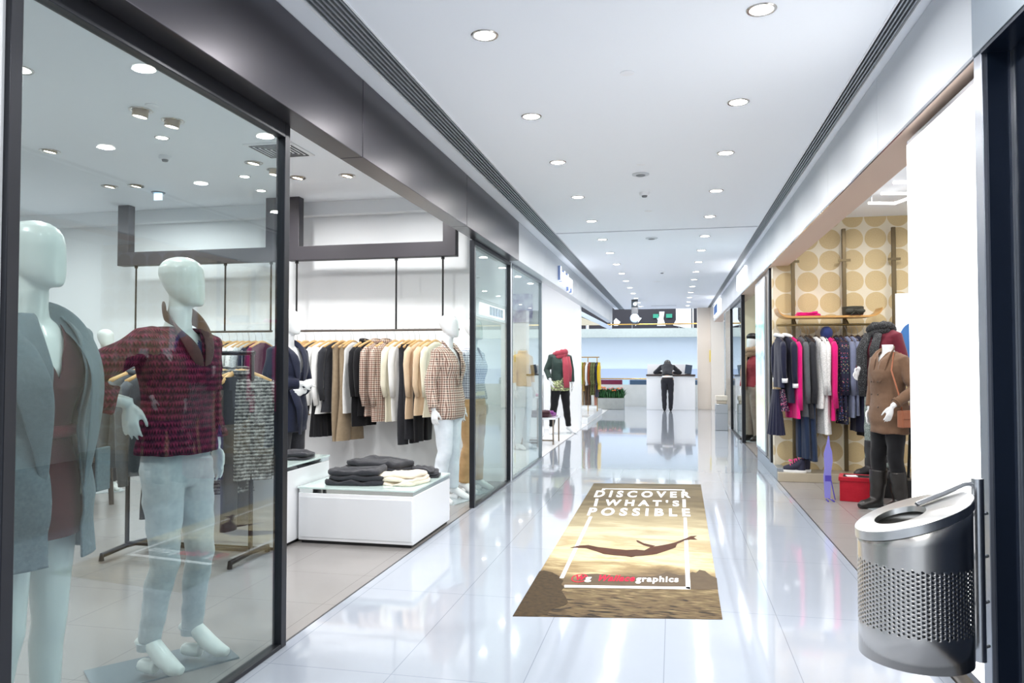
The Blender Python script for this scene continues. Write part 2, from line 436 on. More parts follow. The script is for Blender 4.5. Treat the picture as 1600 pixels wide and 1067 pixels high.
def wallpaper():
    t = NT('golden circle wallpaper'); b = t.b
    x, y, z = t.xyz()
    p = .2585
    def cen(v, o): return t.math('SUBTRACT', t.math('FRACT', t.math('DIVIDE', t.math('ADD', v, o), p)), .5)
    u = cen(x, p * 100.5 - 1.62); w = cen(z, p * 100.5 - 2.65)
    nz = t.n('TexNoise'); nz.inputs['Scale'].default_value = 8; nz.inputs['Detail'].default_value = 4; t.l(t.coord(), nz.inputs['Vector'])
    d = t.math('SQRT', t.math('ADD', t.math('MULTIPLY', u, u), t.math('MULTIPLY', w, w)))
    d = t.math('ADD', d, t.math('MULTIPLY_ADD', nz.outputs[0], .05, -.025))
    f = t.math('LESS_THAN', d, .475)
    n2 = t.n('TexNoise'); n2.inputs['Scale'].default_value = 130; n2.inputs['Detail'].default_value = 2; t.l(t.coord(), n2.inputs['Vector'])
    g = t.math('MULTIPLY_ADD', n2.outputs[0], 2.2, -.6); g.node.use_clamp = True
    circ = t.mix(g, lin('cbb17f'), lin('dfcb9f'))
    t.l(t.mix(f, lin('ece2cc'), circ), b.inputs['Base Color']); b.inputs['Roughness'].default_value = .55
    return t.m
struct('wall_back', B(1.21, 4.6, 9.8, 9.9, 0, RSHOPC), wallpaper())
M_plat = mat('beige stone step', 'b3a895', .35, mottle=('a69b88', 5))
struct('trim_10', B(1.204, 4.6, 9.42, 9.8, 0, .105), M_plat, bevel=.004)
struct('trim_11', B(1.20, 1.30, 9.5, 11.62, 0, .15), mat('kick plate metal', '9fa7b0', .3, metal=.8), bevel=.003)
struct('wall_right', B(1.215, 1.30, 9.86, 11.62, .15, 2.598), mat('warm grey metal', 'a59c92', .35, metal=.5))
struct('trim_12', B(1.19, 1.30, 9.99, 10.10, .15, 2.598), M_frame)
# cream lined shop further on
M_cream = mat('cream wall', 'f0e6cb', .5)
struct('wall_back', B(1.3, 4.6, 15.6, 15.7, 0, RSHOPC), M_cream)
window_unit('window_4', 13.8, 16.5, M_frame, .12, .05, .07, X=XR, gl=M_glass2, dx=.06)
window_unit('window_5', 16.5, 18.6, M_chrome, .03, .03, .04, X=XR, gl=M_glass2, dx=.04)
struct('wall_right', B(1.10, 1.49, 23.2, 23.9, 0, 3.4), mat('cream stone column', 'f0eae2', .4), bevel=.005)
struct('wall_right', B(.72, 1.098, 23.4, 23.9, 0, 3.4), mat('beige stone column', 'e7ddd2', .4), bevel=.005)
struct('trim_13', B(1.06, 1.098, 23.37, 23.4, 1.43, 1.78), mat('yellow strip', 'ead36a', .5))

# atrium beyond the end of the corridor
M_marble = mat('pale marble', 'd9dad6', .25, mottle=('c2c4c0', 3))
struct('wall_back', B(-4.5, 4.6, 24.7, 24.85, 0, .70), M_marble)
struct('floor', B(-8, 8, 24.85, 27.0, -3, -2.9), M_shopf2)
M_atr = mat('pale blue atrium wall', 'dbe8f6', .5)
struct('wall_back', B(-8, 8, 27.0, 27.2, -3, 2.295), M_atr)
struct('trim_14', B(-8, 8, 26.97, 27.0, -3, 1.19), mat('blue grey lower wall', 'b3c2dd', .5))
struct('trim_15', B(-8, 8, 26.6, 27.2, 2.295, 2.60), mat('balcony stone edge', 'b9c1bf', .5, mottle=('a7b0ae', 12)))
struct('wall_back', B(-8, 8, 28.4, 28.5, 2.5, 4.8), mat('dark hoarding', '26232c', .5))
struct('ceiling', B(-8, 8, 27.3, 28.5, 4.2, 4.3), M_ceil)
def rail(name, label, y, z, m, x0, x1, r=.025, posts=()):
    t = thing(name, label, 'railing', ((x0 + x1) / 2, y, z - .1))
    MB().tube([(x0, y, z), (x1, y, z)], r, 12).build('handrail', m, t, world=True, smooth=True)
    for p in posts: MB().cyl((p, y, z - .16), .012, .16, 8).build('post', M_steel, t, world=True)
    return t
M_gold = mat('brass', 'c8a05a', .25, metal=.9)
rail('guard_rail', 'brass handrail along the low marble wall before the atrium', 24.79, .885, M_gold, -4.4, 1.9, .02, (-3.6, -2.4, -1.2, .0, 1.2))
rail('guard_rail', 'brass handrail on the upper balcony across the atrium', 26.7, 2.75, M_gold, -7.8, 7.8, .022, (-5, -3, -1.4, .2, 1.6, 4))
t = thing('glass_balustrade', 'maroon and teal backed glass strip under the brass handrail', 'balustrade', (-1.2, 24.77, .7))
MB().box(-4.4, -1.62, 24.704, 24.715, .70, .85).build('panel', mat('maroon panel', '6e1f3c', .3), t, world=True)
MB().box(-1.38, 1.9, 24.704, 24.715, .70, .85).build('panel', mat('teal panel', '35506a', .3), t, world=True)
tag(MB().box(-1.60, -1.42, 24.700, 24.704, .70, .85).build('notice', mat('pale notice', 'bfe3ee', .4)), 'small pale notice between maroon and teal strips under the handrail', 'notice')
tag(MB().box(-2.55, -2.33, 24.67, 24.70, .38, .62).build('wall_socket', mat('grey cover', '9a9c9c', .4), bevel=.004), 'small grey cover plate on the marble wall above the planter', 'cover plate')
# white shapes on the dark hoarding of the upper floor (plain stand-ins for a poster)
def hoard(lab, poly, m=None, cat='wall panel'):
    k = (28.4 - 0) / 27.0
    tag(MB().prism([(x * k, 1.4 + (z - 1.4) * k) for x, z in poly], 28.36, 28.39, 'y').build('wall_panel', m or M_white), lab, cat, 'pale shapes on the dark upper wall')
hoard('small white leaf shape on the dark wall left of the hanging screen', [(-2.05, 2.72), (-1.92, 2.72), (-1.82, 2.85), (-1.98, 2.99), (-2.06, 2.9)])
hoard('white arrow shape on the dark wall right of the hanging screen', [(-1.30, 2.70), (-1.08, 2.98), (-1.30, 3.06)])
hoard('white curved band on the dark wall in front of the green signs', [(-.55, 2.70), (-.25, 2.70), (-.33, 2.95), (-.29, 3.2), (-.47, 3.2), (-.47, 3.02), (-.62, 3.06), (-.52, 2.9)])
hoard('wide pale panel on the dark wall next to the grey end strip', [(.0, 2.72), (.42, 2.62), (.62, 2.62), (.62, 3.5), (.1, 3.5), (.1, 2.9)])
hoard('slim white post on the dark wall near the sloping white beam', [(-2.17, 2.62), (-2.13, 2.62), (-2.13, 3.3), (-2.17, 3.3)])
hoard('pale low shape on the dark wall at its left foot', [(-3.05, 2.6), (-2.95, 2.6), (-2.95, 2.8), (-3.05, 2.8)])
hoard('pale grey upright panel on the dark wall beside the beige column', [(.66, 2.62), (.70, 2.62), (.70, 3.5), (.66, 3.5)])
G = mat('green exit glow', '2f8f76', .4, emit='2f9a7c', estr=.12)
tag(MB().box(-.72, -.52, 28.30, 28.35, 3.06, 3.20).build('exit_sign', G), 'green lit sign left of the white curved band', 'sign')
tag(MB().box(-.25, -.03, 28.30, 28.35, 3.06, 3.20).build('exit_sign', G), 'green lit sign right of the white curved band', 'sign')
struct('trim_16', MB().prism([(-4.4, 3.64), (-2.1, 2.52), (-2.02, 2.62), (-4.4, 3.86)], 25.4, 25.8, 'y'), mat('pale blue white beam', 'cfdcf0', .4))
struct('trim_17', MB().prism([(-4.4, 2.66), (-2.35, 2.66), (-3.3, 3.05), (-4.4, 3.05)], 24.95, 25.2, 'y'), M_cream)
for x in (-4, -1.2, 1.6): area('atrium_fill', x, 25.9, 4.6, 1.2, 60, (.9, .96, 1))  # unseen fill lamps, added to brighten the pale blue atrium wall
for x, zb, lab in ((-2.0, 2.74, 'short grey hanging screen post next to the end of the left fascia'), (-.98, 2.42, 'long grey hanging screen post in front of the balcony')):
    t = thing('hanging_display', lab, 'hanging display', (x, 20, zb))
    MB().box(x - .085, x + .085, 20, 20.05, zb, 3.06).build('bracket', mat('grey bracket', '6a6d72', .4, metal=.5), t, world=True)
    MB().box(x - .075, x + .075, 19.95, 20.0, 2.88, 3.02).build('screen', mat('dark screen', '22303c', .3), t, world=True)
    MB().ball((x + .01, 19.94, 2.94), (.045, .012, .045)).build('lamp', mat('cool lamp', 'e8f4ff', .3, emit='d8efff', estr=1.2), t, world=True)
    if zb < 2.6:
        MB().ball((x, 19.96, 2.57), (.12, .03, .12), 16).build('round_sign', mat('pale blue sign', 'b9d2ef', .3, emit='c9e0ff', estr=.15), t, world=True)

# ================================================================ LAMPS
M_lens = mat('lamp glow', 'ffffff', .4, emit='fffaf2', estr=9)
M_ring = mat('lamp ring', 'c9c4bd', .2, metal=.9)
ordn = ['nearest', 'second', 'third', 'fourth', 'fifth', 'sixth', 'seventh', 'eighth', 'ninth', 'tenth', 'eleventh', 'twelfth', 'thirteenth', 'fourteenth', 'fifteenth', 'sixteenth', 'seventeenth', 'eighteenth', 'nineteenth', 'twentieth']
def downlight_proto():
    t = thing('downlight', 'x', 'ceiling light')
    MB().lathe([(.053, .0), (.055, -.004), (.066, -.006), (.070, -.002), (.070, .0)], n=32, closed=False).build('ring', M_ring, t, smooth='auto')
    MB().lathe([(.001, -.003), (.054, -.003)], n=32).build('lens', M_lens, t)
    return t
dl = downlight_proto(); used = False; k = 0
for i, y in enumerate(LAMP_Y):
    for side, x in (('left', -.925), ('right', .415)):
        if y > 3:
            o = dl if not used else tree_copy(dl); used = True
            o.location = (x, y, CEIL); k = i - 5
            o['label'] = 'round recessed downlight, %s from the camera in the %s row of the hall ceiling' % (ordn[k], side)
            o['group'] = 'hall ceiling downlights'
        area('hall_lamp_light', x, y, CEIL - .014, .11, P_HALL if y < 24 else P_HALL)
def ceiling_disc(name, label, cat, x, y, z, r, h, m, slots=False):
    t = thing(name, label, cat, (x, y, z))
    MB().lathe([(r * .8, -h), (r, -h * .6), (r, 0)], n=28).build('housing', m, t, smooth='auto')
    if slots:
        MB().lathe([(r * .45, -h * 1.5), (r * .6, -h * .9)], n=20).build('cap', mat('dark cap', '6e7276', .4), t)
    return t
ceiling_disc('ceiling_cover', 'small flat white cover on the ceiling between the nearest downlights', 'ceiling cover', -.248, 4.324, CEIL, .04, .006, M_white)
ceiling_disc('loudspeaker', 'round white ceiling loudspeaker in front of the smoke detector', 'loudspeaker', -.271, 6.689, CEIL, .075, .012, mat('speaker grey', 'c9cdd2', .5), True)
ceiling_disc('ceiling_cover', 'tiny white ceiling cover just in front of the round loudspeaker', 'ceiling cover', -.257, 6.363, CEIL, .035, .004, M_white)
ceiling_disc('smoke_detector', 'small smoke detector with dark cap behind the round loudspeaker', 'smoke detector', -.265, 7.431, CEIL, .05, .03, M_white, True)
ceiling_disc('ceiling_cover', 'tiny white ceiling cover just before the cross slot', 'ceiling cover', -.257, 8.355, CEIL, .04, .006, M_white)
ceiling_disc('loudspeaker', 'round white ceiling loudspeaker beyond the cross slot', 'loudspeaker', -.273, 10.173, CEIL, .08, .012, MATS['speaker grey'], True)
ceiling_disc('smoke_detector', 'smoke detector on the hall ceiling far behind the cross slot', 'smoke detector', -.19, 13.9, CEIL, .05, .03, M_white, True)
ceiling_disc('ceiling_cover', 'small white ceiling cover farthest down the hall', 'ceiling cover', -.31, 15.67, CEIL, .07, .01, M_white)
tag(MB().box(-.62, .1, 22.2, 22.4, CEIL - .006, CEIL).build('ceiling_hatch', mat('hatch grey', 'd4d8de', .5)), 'thin flat rectangular plate on the ceiling at the far end', 'ceiling plate')

# gimbal spots of the left shop
M_tan = mat('champagne lamp housing', 'c7b299', .3, metal=.6)
def spot_proto(drop):
    t = thing('spotlight', 'x', 'spotlight')
    MB().lathe([(.062, .006), (.066, -.004), (.085, -.008), (.09, -.003), (.09, 0)], n=28, closed=False).build('ring', M_ring, t, smooth='auto')
    h = MB().lathe([(.058, .02), (.058, -drop), (.052, -drop)], n=28, closed=False); h.xf(Matrix.Rotation(R(10), 4, 'Y')).build('housing', M_tan, t, smooth='auto')
    MB().lathe([(.001, -drop + .004), (.053, -drop + .004)], n=28).xf(Matrix.Rotation(R(10), 4, 'Y')).build('lens', M_lens, t)
    return t
s1, s2 = spot_proto(.055), spot_proto(.012)
SP = [(s1, -4.11, 5.18, 'dropped tan ceiling spotlight, left of the nearest pair in the glazed shop'), (s1, -4.03, 5.46, 'dropped tan ceiling spotlight, right of the nearest pair in the glazed shop'),
      (s2, -5.746, 6.01, 'recessed ceiling spotlight nearest the left edge of the glazed shop'), (s2, -6.23, 7.36, 'small recessed spotlight over the left clothes frame, left one of two'),
      (s2, -5.92, 7.40, 'small recessed spotlight over the left clothes frame, right one of two'), (s2, -4.09, 6.79, 'recessed spotlight beside the air vent of the shop, front one'),
      (s1, -4.02, 7.09, 'dropped spotlight beside the air vent of the shop, back one'), (s2, -3.95, 7.43, 'recessed spotlight above the left arm of the right clothes frame'),
      (s2, -3.39, 7.46, 'recessed spotlight seen just under the dark soffit in the shop')]
seen = set()
for p, x, y, lab in SP:
    o = p if id(p) not in seen else tree_copy(p); seen.add(id(p))
    o.location = (x, y, SHOPC); o['label'] = lab; o['group'] = 'left shop ceiling spots'
for j, (x, y, lab) in enumerate(((-3.29, 3.85, 'large flush round lamp at the top rail of the nearest window, front one'), (-3.30, 5.06, 'large flush round lamp at the top rail of the nearest window, back one'),
                                (-4.35, 4.28, 'flush round lamp cut by the left edge of the nearest window'), (-4.43, 5.86, 'flush round lamp just behind the dropped spotlight pair'),
                                (-4.49, 7.28, 'flush round lamp left of the dropped spotlight by the air vent'), (-4.67, 7.92, 'small flush round lamp nearest the black clothes frames'))):
    o = tree_copy(dl); o.location = (x, y, SHOPC); o.scale = (1.3,) * 3 if j < 3 else (.9,) * 3; o['label'] = lab; o['group'] = 'flush lamps of the left shop'
for x, y in ((-2.6, 1.2), (-2.7, 3.0), (-2.7, 4.6), (-2.7, 6.2), (-2.9, 7.7), (-4.2, 2.4), (-4.2, 4.4), (-4.1, 6.0), (-4.3, 7.6), (-5.8, 3.5), (-5.8, 6.4), (-6.2, 7.8), (-7.9, 4), (-7.9, 7.3)):
    area('shop_spot_light', x, y, SHOPC - .07, .14, P_SHOP, (1, .99, .97))
ceiling_disc('smoke_detector', 'smoke detector with dark cap on the left shop ceiling', 'smoke detector', -4.798, 6.395, SHOPC, .055, .035, M_white, True)
ceiling_disc('ceiling_cover', 'flat round cover on the left shop ceiling beside the spotlight pair', 'ceiling cover', -3.95, 5.1, SHOPC, .05, .008, M_white)
t = thing('emergency_light', 'small ceiling emergency light with a bluish lit underside in the left shop', 'emergency light', (-5.9, 7.75, SHOPC))
MB().lathe([(.07, -.012), (.08, 0)], n=20).build('base', M_frameg, t); MB().box(-.05, .05, -.01, .01, -.09, -.012).build('panel', mat('bluish lens', 'cfe6ff', .3, emit='bfe0ff', estr=1.5), t)
t = thing('air_vent', 'square louvred air vent in the left shop ceiling', 'air vent', (-3.6, 6.42, SHOPC))
MB().box(-.24, .24, -.24, .24, -.012, 0).build('frame', M_white, t, bevel=.003)
v = MB()
for i in range(5):
    q = .035 + i * .038
    for a in (q, q + .012):
        pass
    v.box(-q - .012, q + .012, -q - .012, -q, -.018, -.012).box(-q - .012, q + .012, q, q + .012, -.018, -.012).box(-q - .012, -q, -q, q, -.018, -.012).box(q, q + .012, -q, q, -.018, -.012)
v.build('louvres', mat('vent dark', '55585c', .6), t)
for x, y in ((-3.2, 10.2), (-2.6, 12.2), (-2.6, 14.4), (-3.3, 18), (-3.0, 21)):
    area('boutique_light', x, y, 3.15, .16, 15)
for x, y in ((1.9, 4.4), (2.0, 6.0), (1.75, 7.3), (2.2, 8.5), (3.4, 6.0), (3.4, 8.3), (2.2, 11.5), (1.9, 13.6), (2.4, 17.5), (2.4, 21)):
    area('right_shop_light', x, y, RSHOPC - .04, .14, P_RSHOP, (1, .97, .93))
# rectangular pendant tubes of the right shop
t = thing('pendant_lamp', 'white rectangular hanging lamp frame under the right shop ceiling', 'ceiling lamp', (2.1, 7.9, 3.0))
M_tube = mat('white tube lamp', 'ffffff', .4, emit='ffffff', estr=1.6)
zz = 3.04
for a, b in (((1.97, 8.30), (2.24, 8.38)), ((2.24, 8.38), (2.42, 7.7)), ((1.98, 7.86), (2.42, 7.95)), ((1.97, 7.40), (2.4, 7.45))):
    MB().tube([(a[0], a[1], zz), (b[0], b[1], zz)], .014, 8).build('tube', M_tube, t, world=True)
for x, y in ((2.0, 8.31), (2.4, 7.75)): MB().cyl((x, y, zz), .003, RSHOPC - zz, 6).build('wire', M_steel, t, world=True)

# ================================================================ SIGNS AND LIGHT BOX
t = thing('light_box', 'tall white glowing light box by the grey pillar behind the bin', 'light box', (1.26, 3.78, .08))
MB().box(1.205, 1.33, 3.264, 4.283, .08, 2.563).build('case', mat('box steel', '55555c', .3, metal=.8), t, world=True, bevel=.004)
MB().box(1.2, 1.2055, 3.27, 4.262, .12, 2.535).build('screen', mat('lit white panel', 'ffffff', .3, emit='ffffff', estr=1.5), t, world=True)
t = thing('lit_sign', 'white glowing letters on the left fascia above the scarf mannequin', 'sign', (-1.765, 12.4, 2.6))
ms = mat('sign white', 'ffffff', .4, emit='f6faff', estr=1.6); mside = mat('sign blue side', '8a9fd0', .4)
xx = 11.75
for ch, w, z0, z1 in (('l', .10, 2.70, 2.93), ('o', .22, 2.69, 2.86), ('l', .10, 2.69, 2.90), ('o', .2, 2.69, 2.86), ('l', .1, 2.69, 2.90), ('p', .1, 2.62, 2.86), ('o', .18, 2.7, 2.86), ('p', .1, 2.62, 2.86)):
    MB().box(-1.763, -1.725, xx, xx + w, z0, z1).build('letter', ms, t, world=True, bevel=.01)
    MB().box(-1.764, -1.726, xx - .025, xx, z0, z1).build('letter_side', mside, t, world=True)
    xx += w + .05
tag(MB().box(1.13, 1.163, 12.6, 14.2, 2.70, 2.97).build('lit_sign', mat('sign white box', 'ffffff', .4, emit='ffffff', estr=1.1), bevel=.01), 'plain white glowing sign on the pale right fascia', 'sign')
t = thing('lit_sign', 'white sign with blue lettering farthest down the right fascia', 'sign', (1.14, 20.6, 2.65))
MB().box(1.125, 1.163, 19.2, 22.1, 2.68, 3.0).build('panel', MATS['sign white box'], t, world=True, bevel=.01)
mblue = mat('blue letters', '2b62a8', .4)
yy = 20.2
for w in (.28, .28, .28, .28, .28): MB().box(1.117, 1.124, yy, yy + w, 2.72, 2.96).build('letter', mblue, t, world=True); yy += w + .06
# lit poster in steel frame
t = thing('poster_frame', 'tall steel framed lit poster in pale teal and green beside the wallpaper shop', 'poster', (1.2, 11.0, .17))
MB().box(1.185, 1.214, 10.48, 11.60, .17, 2.55).build('frame', M_steel, t, world=True, bevel=.006)
pt = NT('poster print'); x, y, z = pt.xyz('Object')
rp = pt.n('ValToRGB'); cr = rp.color_ramp
nz = pt.n('TexNoise'); nz.inputs['Scale'].default_value = 2.2; nz.inputs['Detail'].default_value = 6; pt.l(pt.coord(), nz.inputs['Vector'])
pt.l(pt.math('ADD', pt.math('MULTIPLY', z, .42), pt.math('MULTIPLY_ADD', nz.outputs[0], .3, -.15)), rp.inputs[0])
for p, c in ((.0, 'b8d2d6'), (.15, 'dfe6c8'), (.3, 'c9dcb8'), (.45, 'cfdde8'), (.55, '7f9ab0'), (.62, 'dfeaf4'), (.72, '86b8ac'), (.78, 'bfe0e4'), (.85, 'dfe8ee')):
    e = cr.elements.new(p); e.color = lin(c)
pt.l(rp.outputs[0], pt.b.inputs['Base Color']); pt.l(rp.outputs[0], pt.b.inputs['Emission Color']); pt.b.inputs['Emission Strength'].default_value = .45
pt.b.inputs['Roughness'].default_value = .1
MB().box(1.181, 1.1855, 10.53, 11.55, .22, 2.50).build('print', pt.m, t, world=True)
# ================================================================ FIGURES
def V(*a): return Vector(a)
def hand(mb, w, d, n, thumb, curl=.24, s=1.0):
    """palm, four unequal fingers and a thumb. w wrist, d pointing direction, n palm normal, thumb +1/-1 side"""
    w, d, n = Vector(w), Vector(d).normalized(), Vector(n)
    n = (n - d * n.dot(d)).normalized(); t = d.cross(n) * thumb
    mb.tube([w - d * .02, w + d * .02 * s, w + d * .05 * s, w + d * .085 * s, w + d * .10 * s], [.022 * s, .026 * s, .036 * s, .038 * s, .030 * s], 14, flat=.42, up=n)
    for i, L in enumerate((.070, .080, .074, .058)):
        b = w + d * .085 * s + t * (.029 - .0195 * i) * s; dirn = (d + t * (.06 - .045 * i)).normalized(); pts = [b]; a = curl * .5
        for k in range(3):
            dd = dirn * math.cos(a) + n * math.sin(a); b = b + dd * L * s / 3 * (1.15 if k == 0 else .95); pts.append(b); a += curl
        mb.tube(pts, [.0088 * s, .0085 * s, .0078 * s, .0055 * s], 8)
    b = w + d * .022 * s + t * .024 * s
    mb.tube([b, b + (d * .6 + t * .55 + n * .2) * .036 * s, b + (d * 1.0 + t * .5 + n * .35) * .060 * s, b + (d * 1.2 + t * .36 + n * .5) * .074 * s], [.0125 * s, .011 * s, .0095 * s, .007 * s], 8)
TORSO = [(.80, .10, .075, 0, 0), (.84, .140, .094, 0, .004), (.90, .156, .104, 0, .008), (.97, .148, .098, 0, .004), (1.05, .128, .086), (1.11, .116, .080), (1.18, .126, .086, 0, -.004),
         (1.26, .145, .104, 0, -.010), (1.32, .155, .106, 0, -.010), (1.38, .162, .092), (1.43, .150, .076, 0, .006), (1.465, .105, .062, 0, .010), (1.49, .062, .055, 0, .010), (1.53, .050, .052, 0, .004), (1.575, .048, .050, 0, -.004)]
HEAD = [(-.128, .026, .030, 0, -.066), (-.115, .044, .050, 0, -.054), (-.09, .057, .066, 0, -.040), (-.055, .067, .080, 0, -.026), (-.01, .0735, .092, 0, -.012), (.035, .077, .098, 0, -.003),
        (.07, .073, .094, 0, 0), (.097, .060, .078, 0, 0), (.115, .040, .054, 0, 0), (.124, .018, .026, 0, 0)]
ARM0 = {-1: (V(-.215, .01, 1.16), V(-.225, -.03, .93), V(0, -.05, -1), V(1, 0, 0)), 1: (V(.215, .01, 1.16), V(.225, -.03, .93), V(0, -.05, -1), V(-1, 0, 0))}
LEG0 = {-1: (V(-.088, -.01, .48), V(-.095, .02, .10), V(-.15, -1, 0)), 1: (V(.088, -.01, .48), V(.095, .02, .10), V(.15, -1, 0))}
SH = {-1: V(-.168, .008, 1.425), 1: V(.168, .008, 1.425)}
def figure_mb(arms=ARM0, legs=LEG0, head=True, head_yaw=0, heel=.045, hands=True, neck=True, head_pitch=0, shoe=1):
    mb = MB(); mb.rings_z(TORSO if neck else TORSO[:-1], 28, 2.3)
    if head:
        hm = MB().rings_z(HEAD, 28, 2.15)
        hm.xf(Matrix.Translation((0, 0, .016)) @ Matrix.Diagonal((1.04, 1.0, .87, 1)))
        hm.rings_z([(-.20, .046, .046, 0, .0), (-.08, .046, .050, 0, -.0), (.0, .04, .05)], 16, 2)
        hm.xf(Matrix.Translation((0, -.005, 1.685)) @ Matrix.Rotation(head_yaw, 4, 'Z') @ Matrix.Rotation(head_pitch, 4, 'X')); mb.add(hm.v, hm.f)
    for s in (-1, 1):
        e, w, d, n = arms[s]; a = SH[s]
        mb.tube([a + V(-s * .05, 0, .012), a, a.lerp(e, .3), a.lerp(e, .7), e, e.lerp(w, .25), e.lerp(w, .65), w], [.045, .052, .045, .040, .037, .038, .031, .024], 14)
        if hands: hand(mb, w, d, n, s if False else (1 if (Vector(d).cross(Vector(n))).dot(V(0, -1, 0)) > 0 else -1))
        k, an, f = legs[s]; h = V(s * .082, .0, .88); f = Vector(f).normalized()
        mb.tube([h + V(0, 0, .03), h, h.lerp(k, .35), h.lerp(k, .75), k, k.lerp(an, .22) + V(0, .012, 0), k.lerp(an, .55) + V(0, .008, 0), k.lerp(an, .85), an], [.080, .086, .078, .062, .054, .053, .047, .036, .033], 18)
        if shoe:
            z0 = an.z - .10; ax, ay = an.x, an.y
            def fp(u, z): return V(ax, ay, z0 + z) + f * u
            mb.tube([fp(-.035, .11), fp(-.03, heel + .03), fp(.03, heel + .018), fp(.09, .032 + heel * .25), fp(.14, .024), fp(.185, .018)], [.034, .036, .038, .040, .036, .020], 14, flat=.9)
            mb.tube([fp(-.04, .02), fp(-.01, .018), fp(.05, .018)], [.026, .030, .030], 10)
    return mb
def flat_bottom(z): return lambda x, y, zz: False
M_mann = mat('mannequin lacquer', 'd8ddda', .28, coat=.3)
M_mannw = mat('white mannequin lacquer', 'eceef0', .22, coat=.4)
def scaled(mb, s, dz=0): return mb.xf(Matrix.Translation((0, 0, dz)) @ Matrix.Scale(s, 4))
def shirt_mb(ease=.015, hem=.85, flare=0.0, arms=ARM0, cuff=.97, sleeve=.052, neck=1.50, cuffr=None, shoulder=0, top_r=.075, thickz=1.0):
    """upper garment volume: torso rings plus two sleeves"""
    mb = MB(); rr = []
    for z, a, b, *o in TORSO:
        if z > neck: break
        if z < hem: continue
        k = max(0, (1.1 - z)) * flare
        aa = max(a, .14 if z < 1.2 else a) if ease > .02 else a
        rr.append((z, aa + ease + k + (shoulder if 1.3 < z < 1.46 else 0), b + ease * 1.1 + k * .8) + tuple(o))
    if hem < .80 or rr[0][0] > hem + .005:
        z, a, b, *o = rr[0]; k = (z - hem) * flare
        rr.insert(0, (hem, a + k, b + k * .8) + tuple(o))
        if z - hem > .15: rr.insert(1, ((z + hem) / 2, a + k / 2, b + k * .4) + tuple(o))
    rr.append((neck + .012, top_r, .064, 0, .006))
    mb.rings_z(rr, 32, 2.3)
    for s in (-1, 1):
        e, w, d, n = arms[s]; a = SH[s] + V(s * shoulder * .5, 0, 0)
        end = e.lerp(w, cuff) if cuff > 0 else None
        cr = cuffr or sleeve * .78
        pts = [a + V(-s * .06, 0, .02), a, a.lerp(e, .35), a.lerp(e, .75), e]; rd = [sleeve * .9, sleeve * 1.12, sleeve * 1.02, sleeve, sleeve * .98]
        if end is not None: pts += [e.lerp(w, cuff * .45), end]; rd += [sleeve * .9, cr]
        mb.tube(pts, rd, 16)
    return mb
def pants_mb(legs=LEG0, ease=.014, top=1.02, hem=0, rk=1.0, bell=0, z_ank=None):
    mb = MB(); rr = [(z, a + ease, b + ease) + tuple(o) for z, a, b, *o in TORSO if z < top]
    mb.rings_z(rr, 28, 2.3)
    for s in (-1, 1):
        k, an, f = legs[s]; h = V(s * .082, 0, .88); an2 = k.lerp(an, 1 - hem)
        mb.tube([h + V(0, 0, .03), h, h.lerp(k, .35), h.lerp(k, .75), k, k.lerp(an2, .22) + V(0, .010, 0), k.lerp(an2, .55) + V(0, .006, 0), k.lerp(an2, .85), an2],
                [.084 + ease, .088 + ease, (.080 + ease) * rk, (.065 + ease) * rk, (.057 + ease) * rk, (.056 + ease) * rk + bell * .3, (.051 + ease) * rk + bell * .6, (.043 + ease) * rk + bell, (.042 + ease) * rk + bell], 18)
    return mb
def scarf_mb(r=.045, R0=.09, z=1.47, tails=()):
    mb = MB(); n = 20
    for q in range(2):
        mb.tube([(math.cos(2 * math.pi * i / n) * (R0 + .012 * q), math.sin(2 * math.pi * i / n) * (R0 * .95 + .01 * q) - .01, z + .04 * q + .028 * math.sin(2 * math.pi * i / n + 1.3 + q)) for i in range(n)], [r * (1 + .18 * math.sin(i * 2.1 + q)) for i in range(n)], 10, closed=True)
    for pts, rr in tails: mb.tube(pts, rr, 10, flat=.35)
    return mb
def base_plate(t, pts, m, z=.008):
    return MB().prism(pts, 0, z).build('base_plate', m, t, bevel=.002)
def ribbon(mb, pts, wid, th=.008, side=None):
    """flat strip of cloth: at every point an edge-to-edge vector"""
    rr = []
    for p, w in zip(pts, wid):
        p, w = Vector(p), Vector(w); n = Vector((0, -1, 0)) if side is None else Vector(side)
        n = (n - w.normalized() * n.dot(w.normalized())).normalized() * th
        rr.append([tuple(p - w / 2 - n * .2), tuple(p - w / 4 - n), tuple(p + w / 4 - n), tuple(p + w / 2 - n * .2), tuple(p + w / 2 + n * .3), tuple(p - w / 2 + n * .3)])
    return mb.loft(rr)

M_greycoat = cloth('grey wool coat', '75848b', '56646c', 90, .5, fine=350)
M_burg = cloth('burgundy crepe', '4b1622', '3a101a', 20, .3)
M_maroonknit = knit('maroon chunky knit', '8e2c50', '34142a', 42, 1.0)
M_jeansw = cloth('bleached grey denim', 'c3c9cc', 'a4adb2', 45, .5, fine=900)
M_whitejean = cloth('white denim', 'e6ecf2', 'd2dce6', 30, .3)
M_navyc = cloth('navy wool', '20253c', '181c2e', 60, .4)
M_char = cloth('charcoal cloth', '34353b', '27282d', 60, .35)
M_blackc = cloth('black cloth', '17171b', '101014', 60, .3)
M_tan = cloth('camel cloth', 'c9a477', 'b08a5e', 30, .35)
M_taupe = cloth('taupe trouser cloth', 'a3917a', '8b7a62', 30, .35)
M_cream = MATS['cream wall']
M_beigec = cloth('beige silk', 'e6cdb0', 'dcc09f', 20, .35)
M_whitec = cloth('white cotton', 'f1f1ef', 'e2e2e2', 12, .4)
M_ivory = cloth('ivory silk', 'efe9d6', 'e3dbc2', 12, .4)
M_plaid = plaid('brown check tweed', 'e2cfc0', '2c2226', '8a4a34', 44)
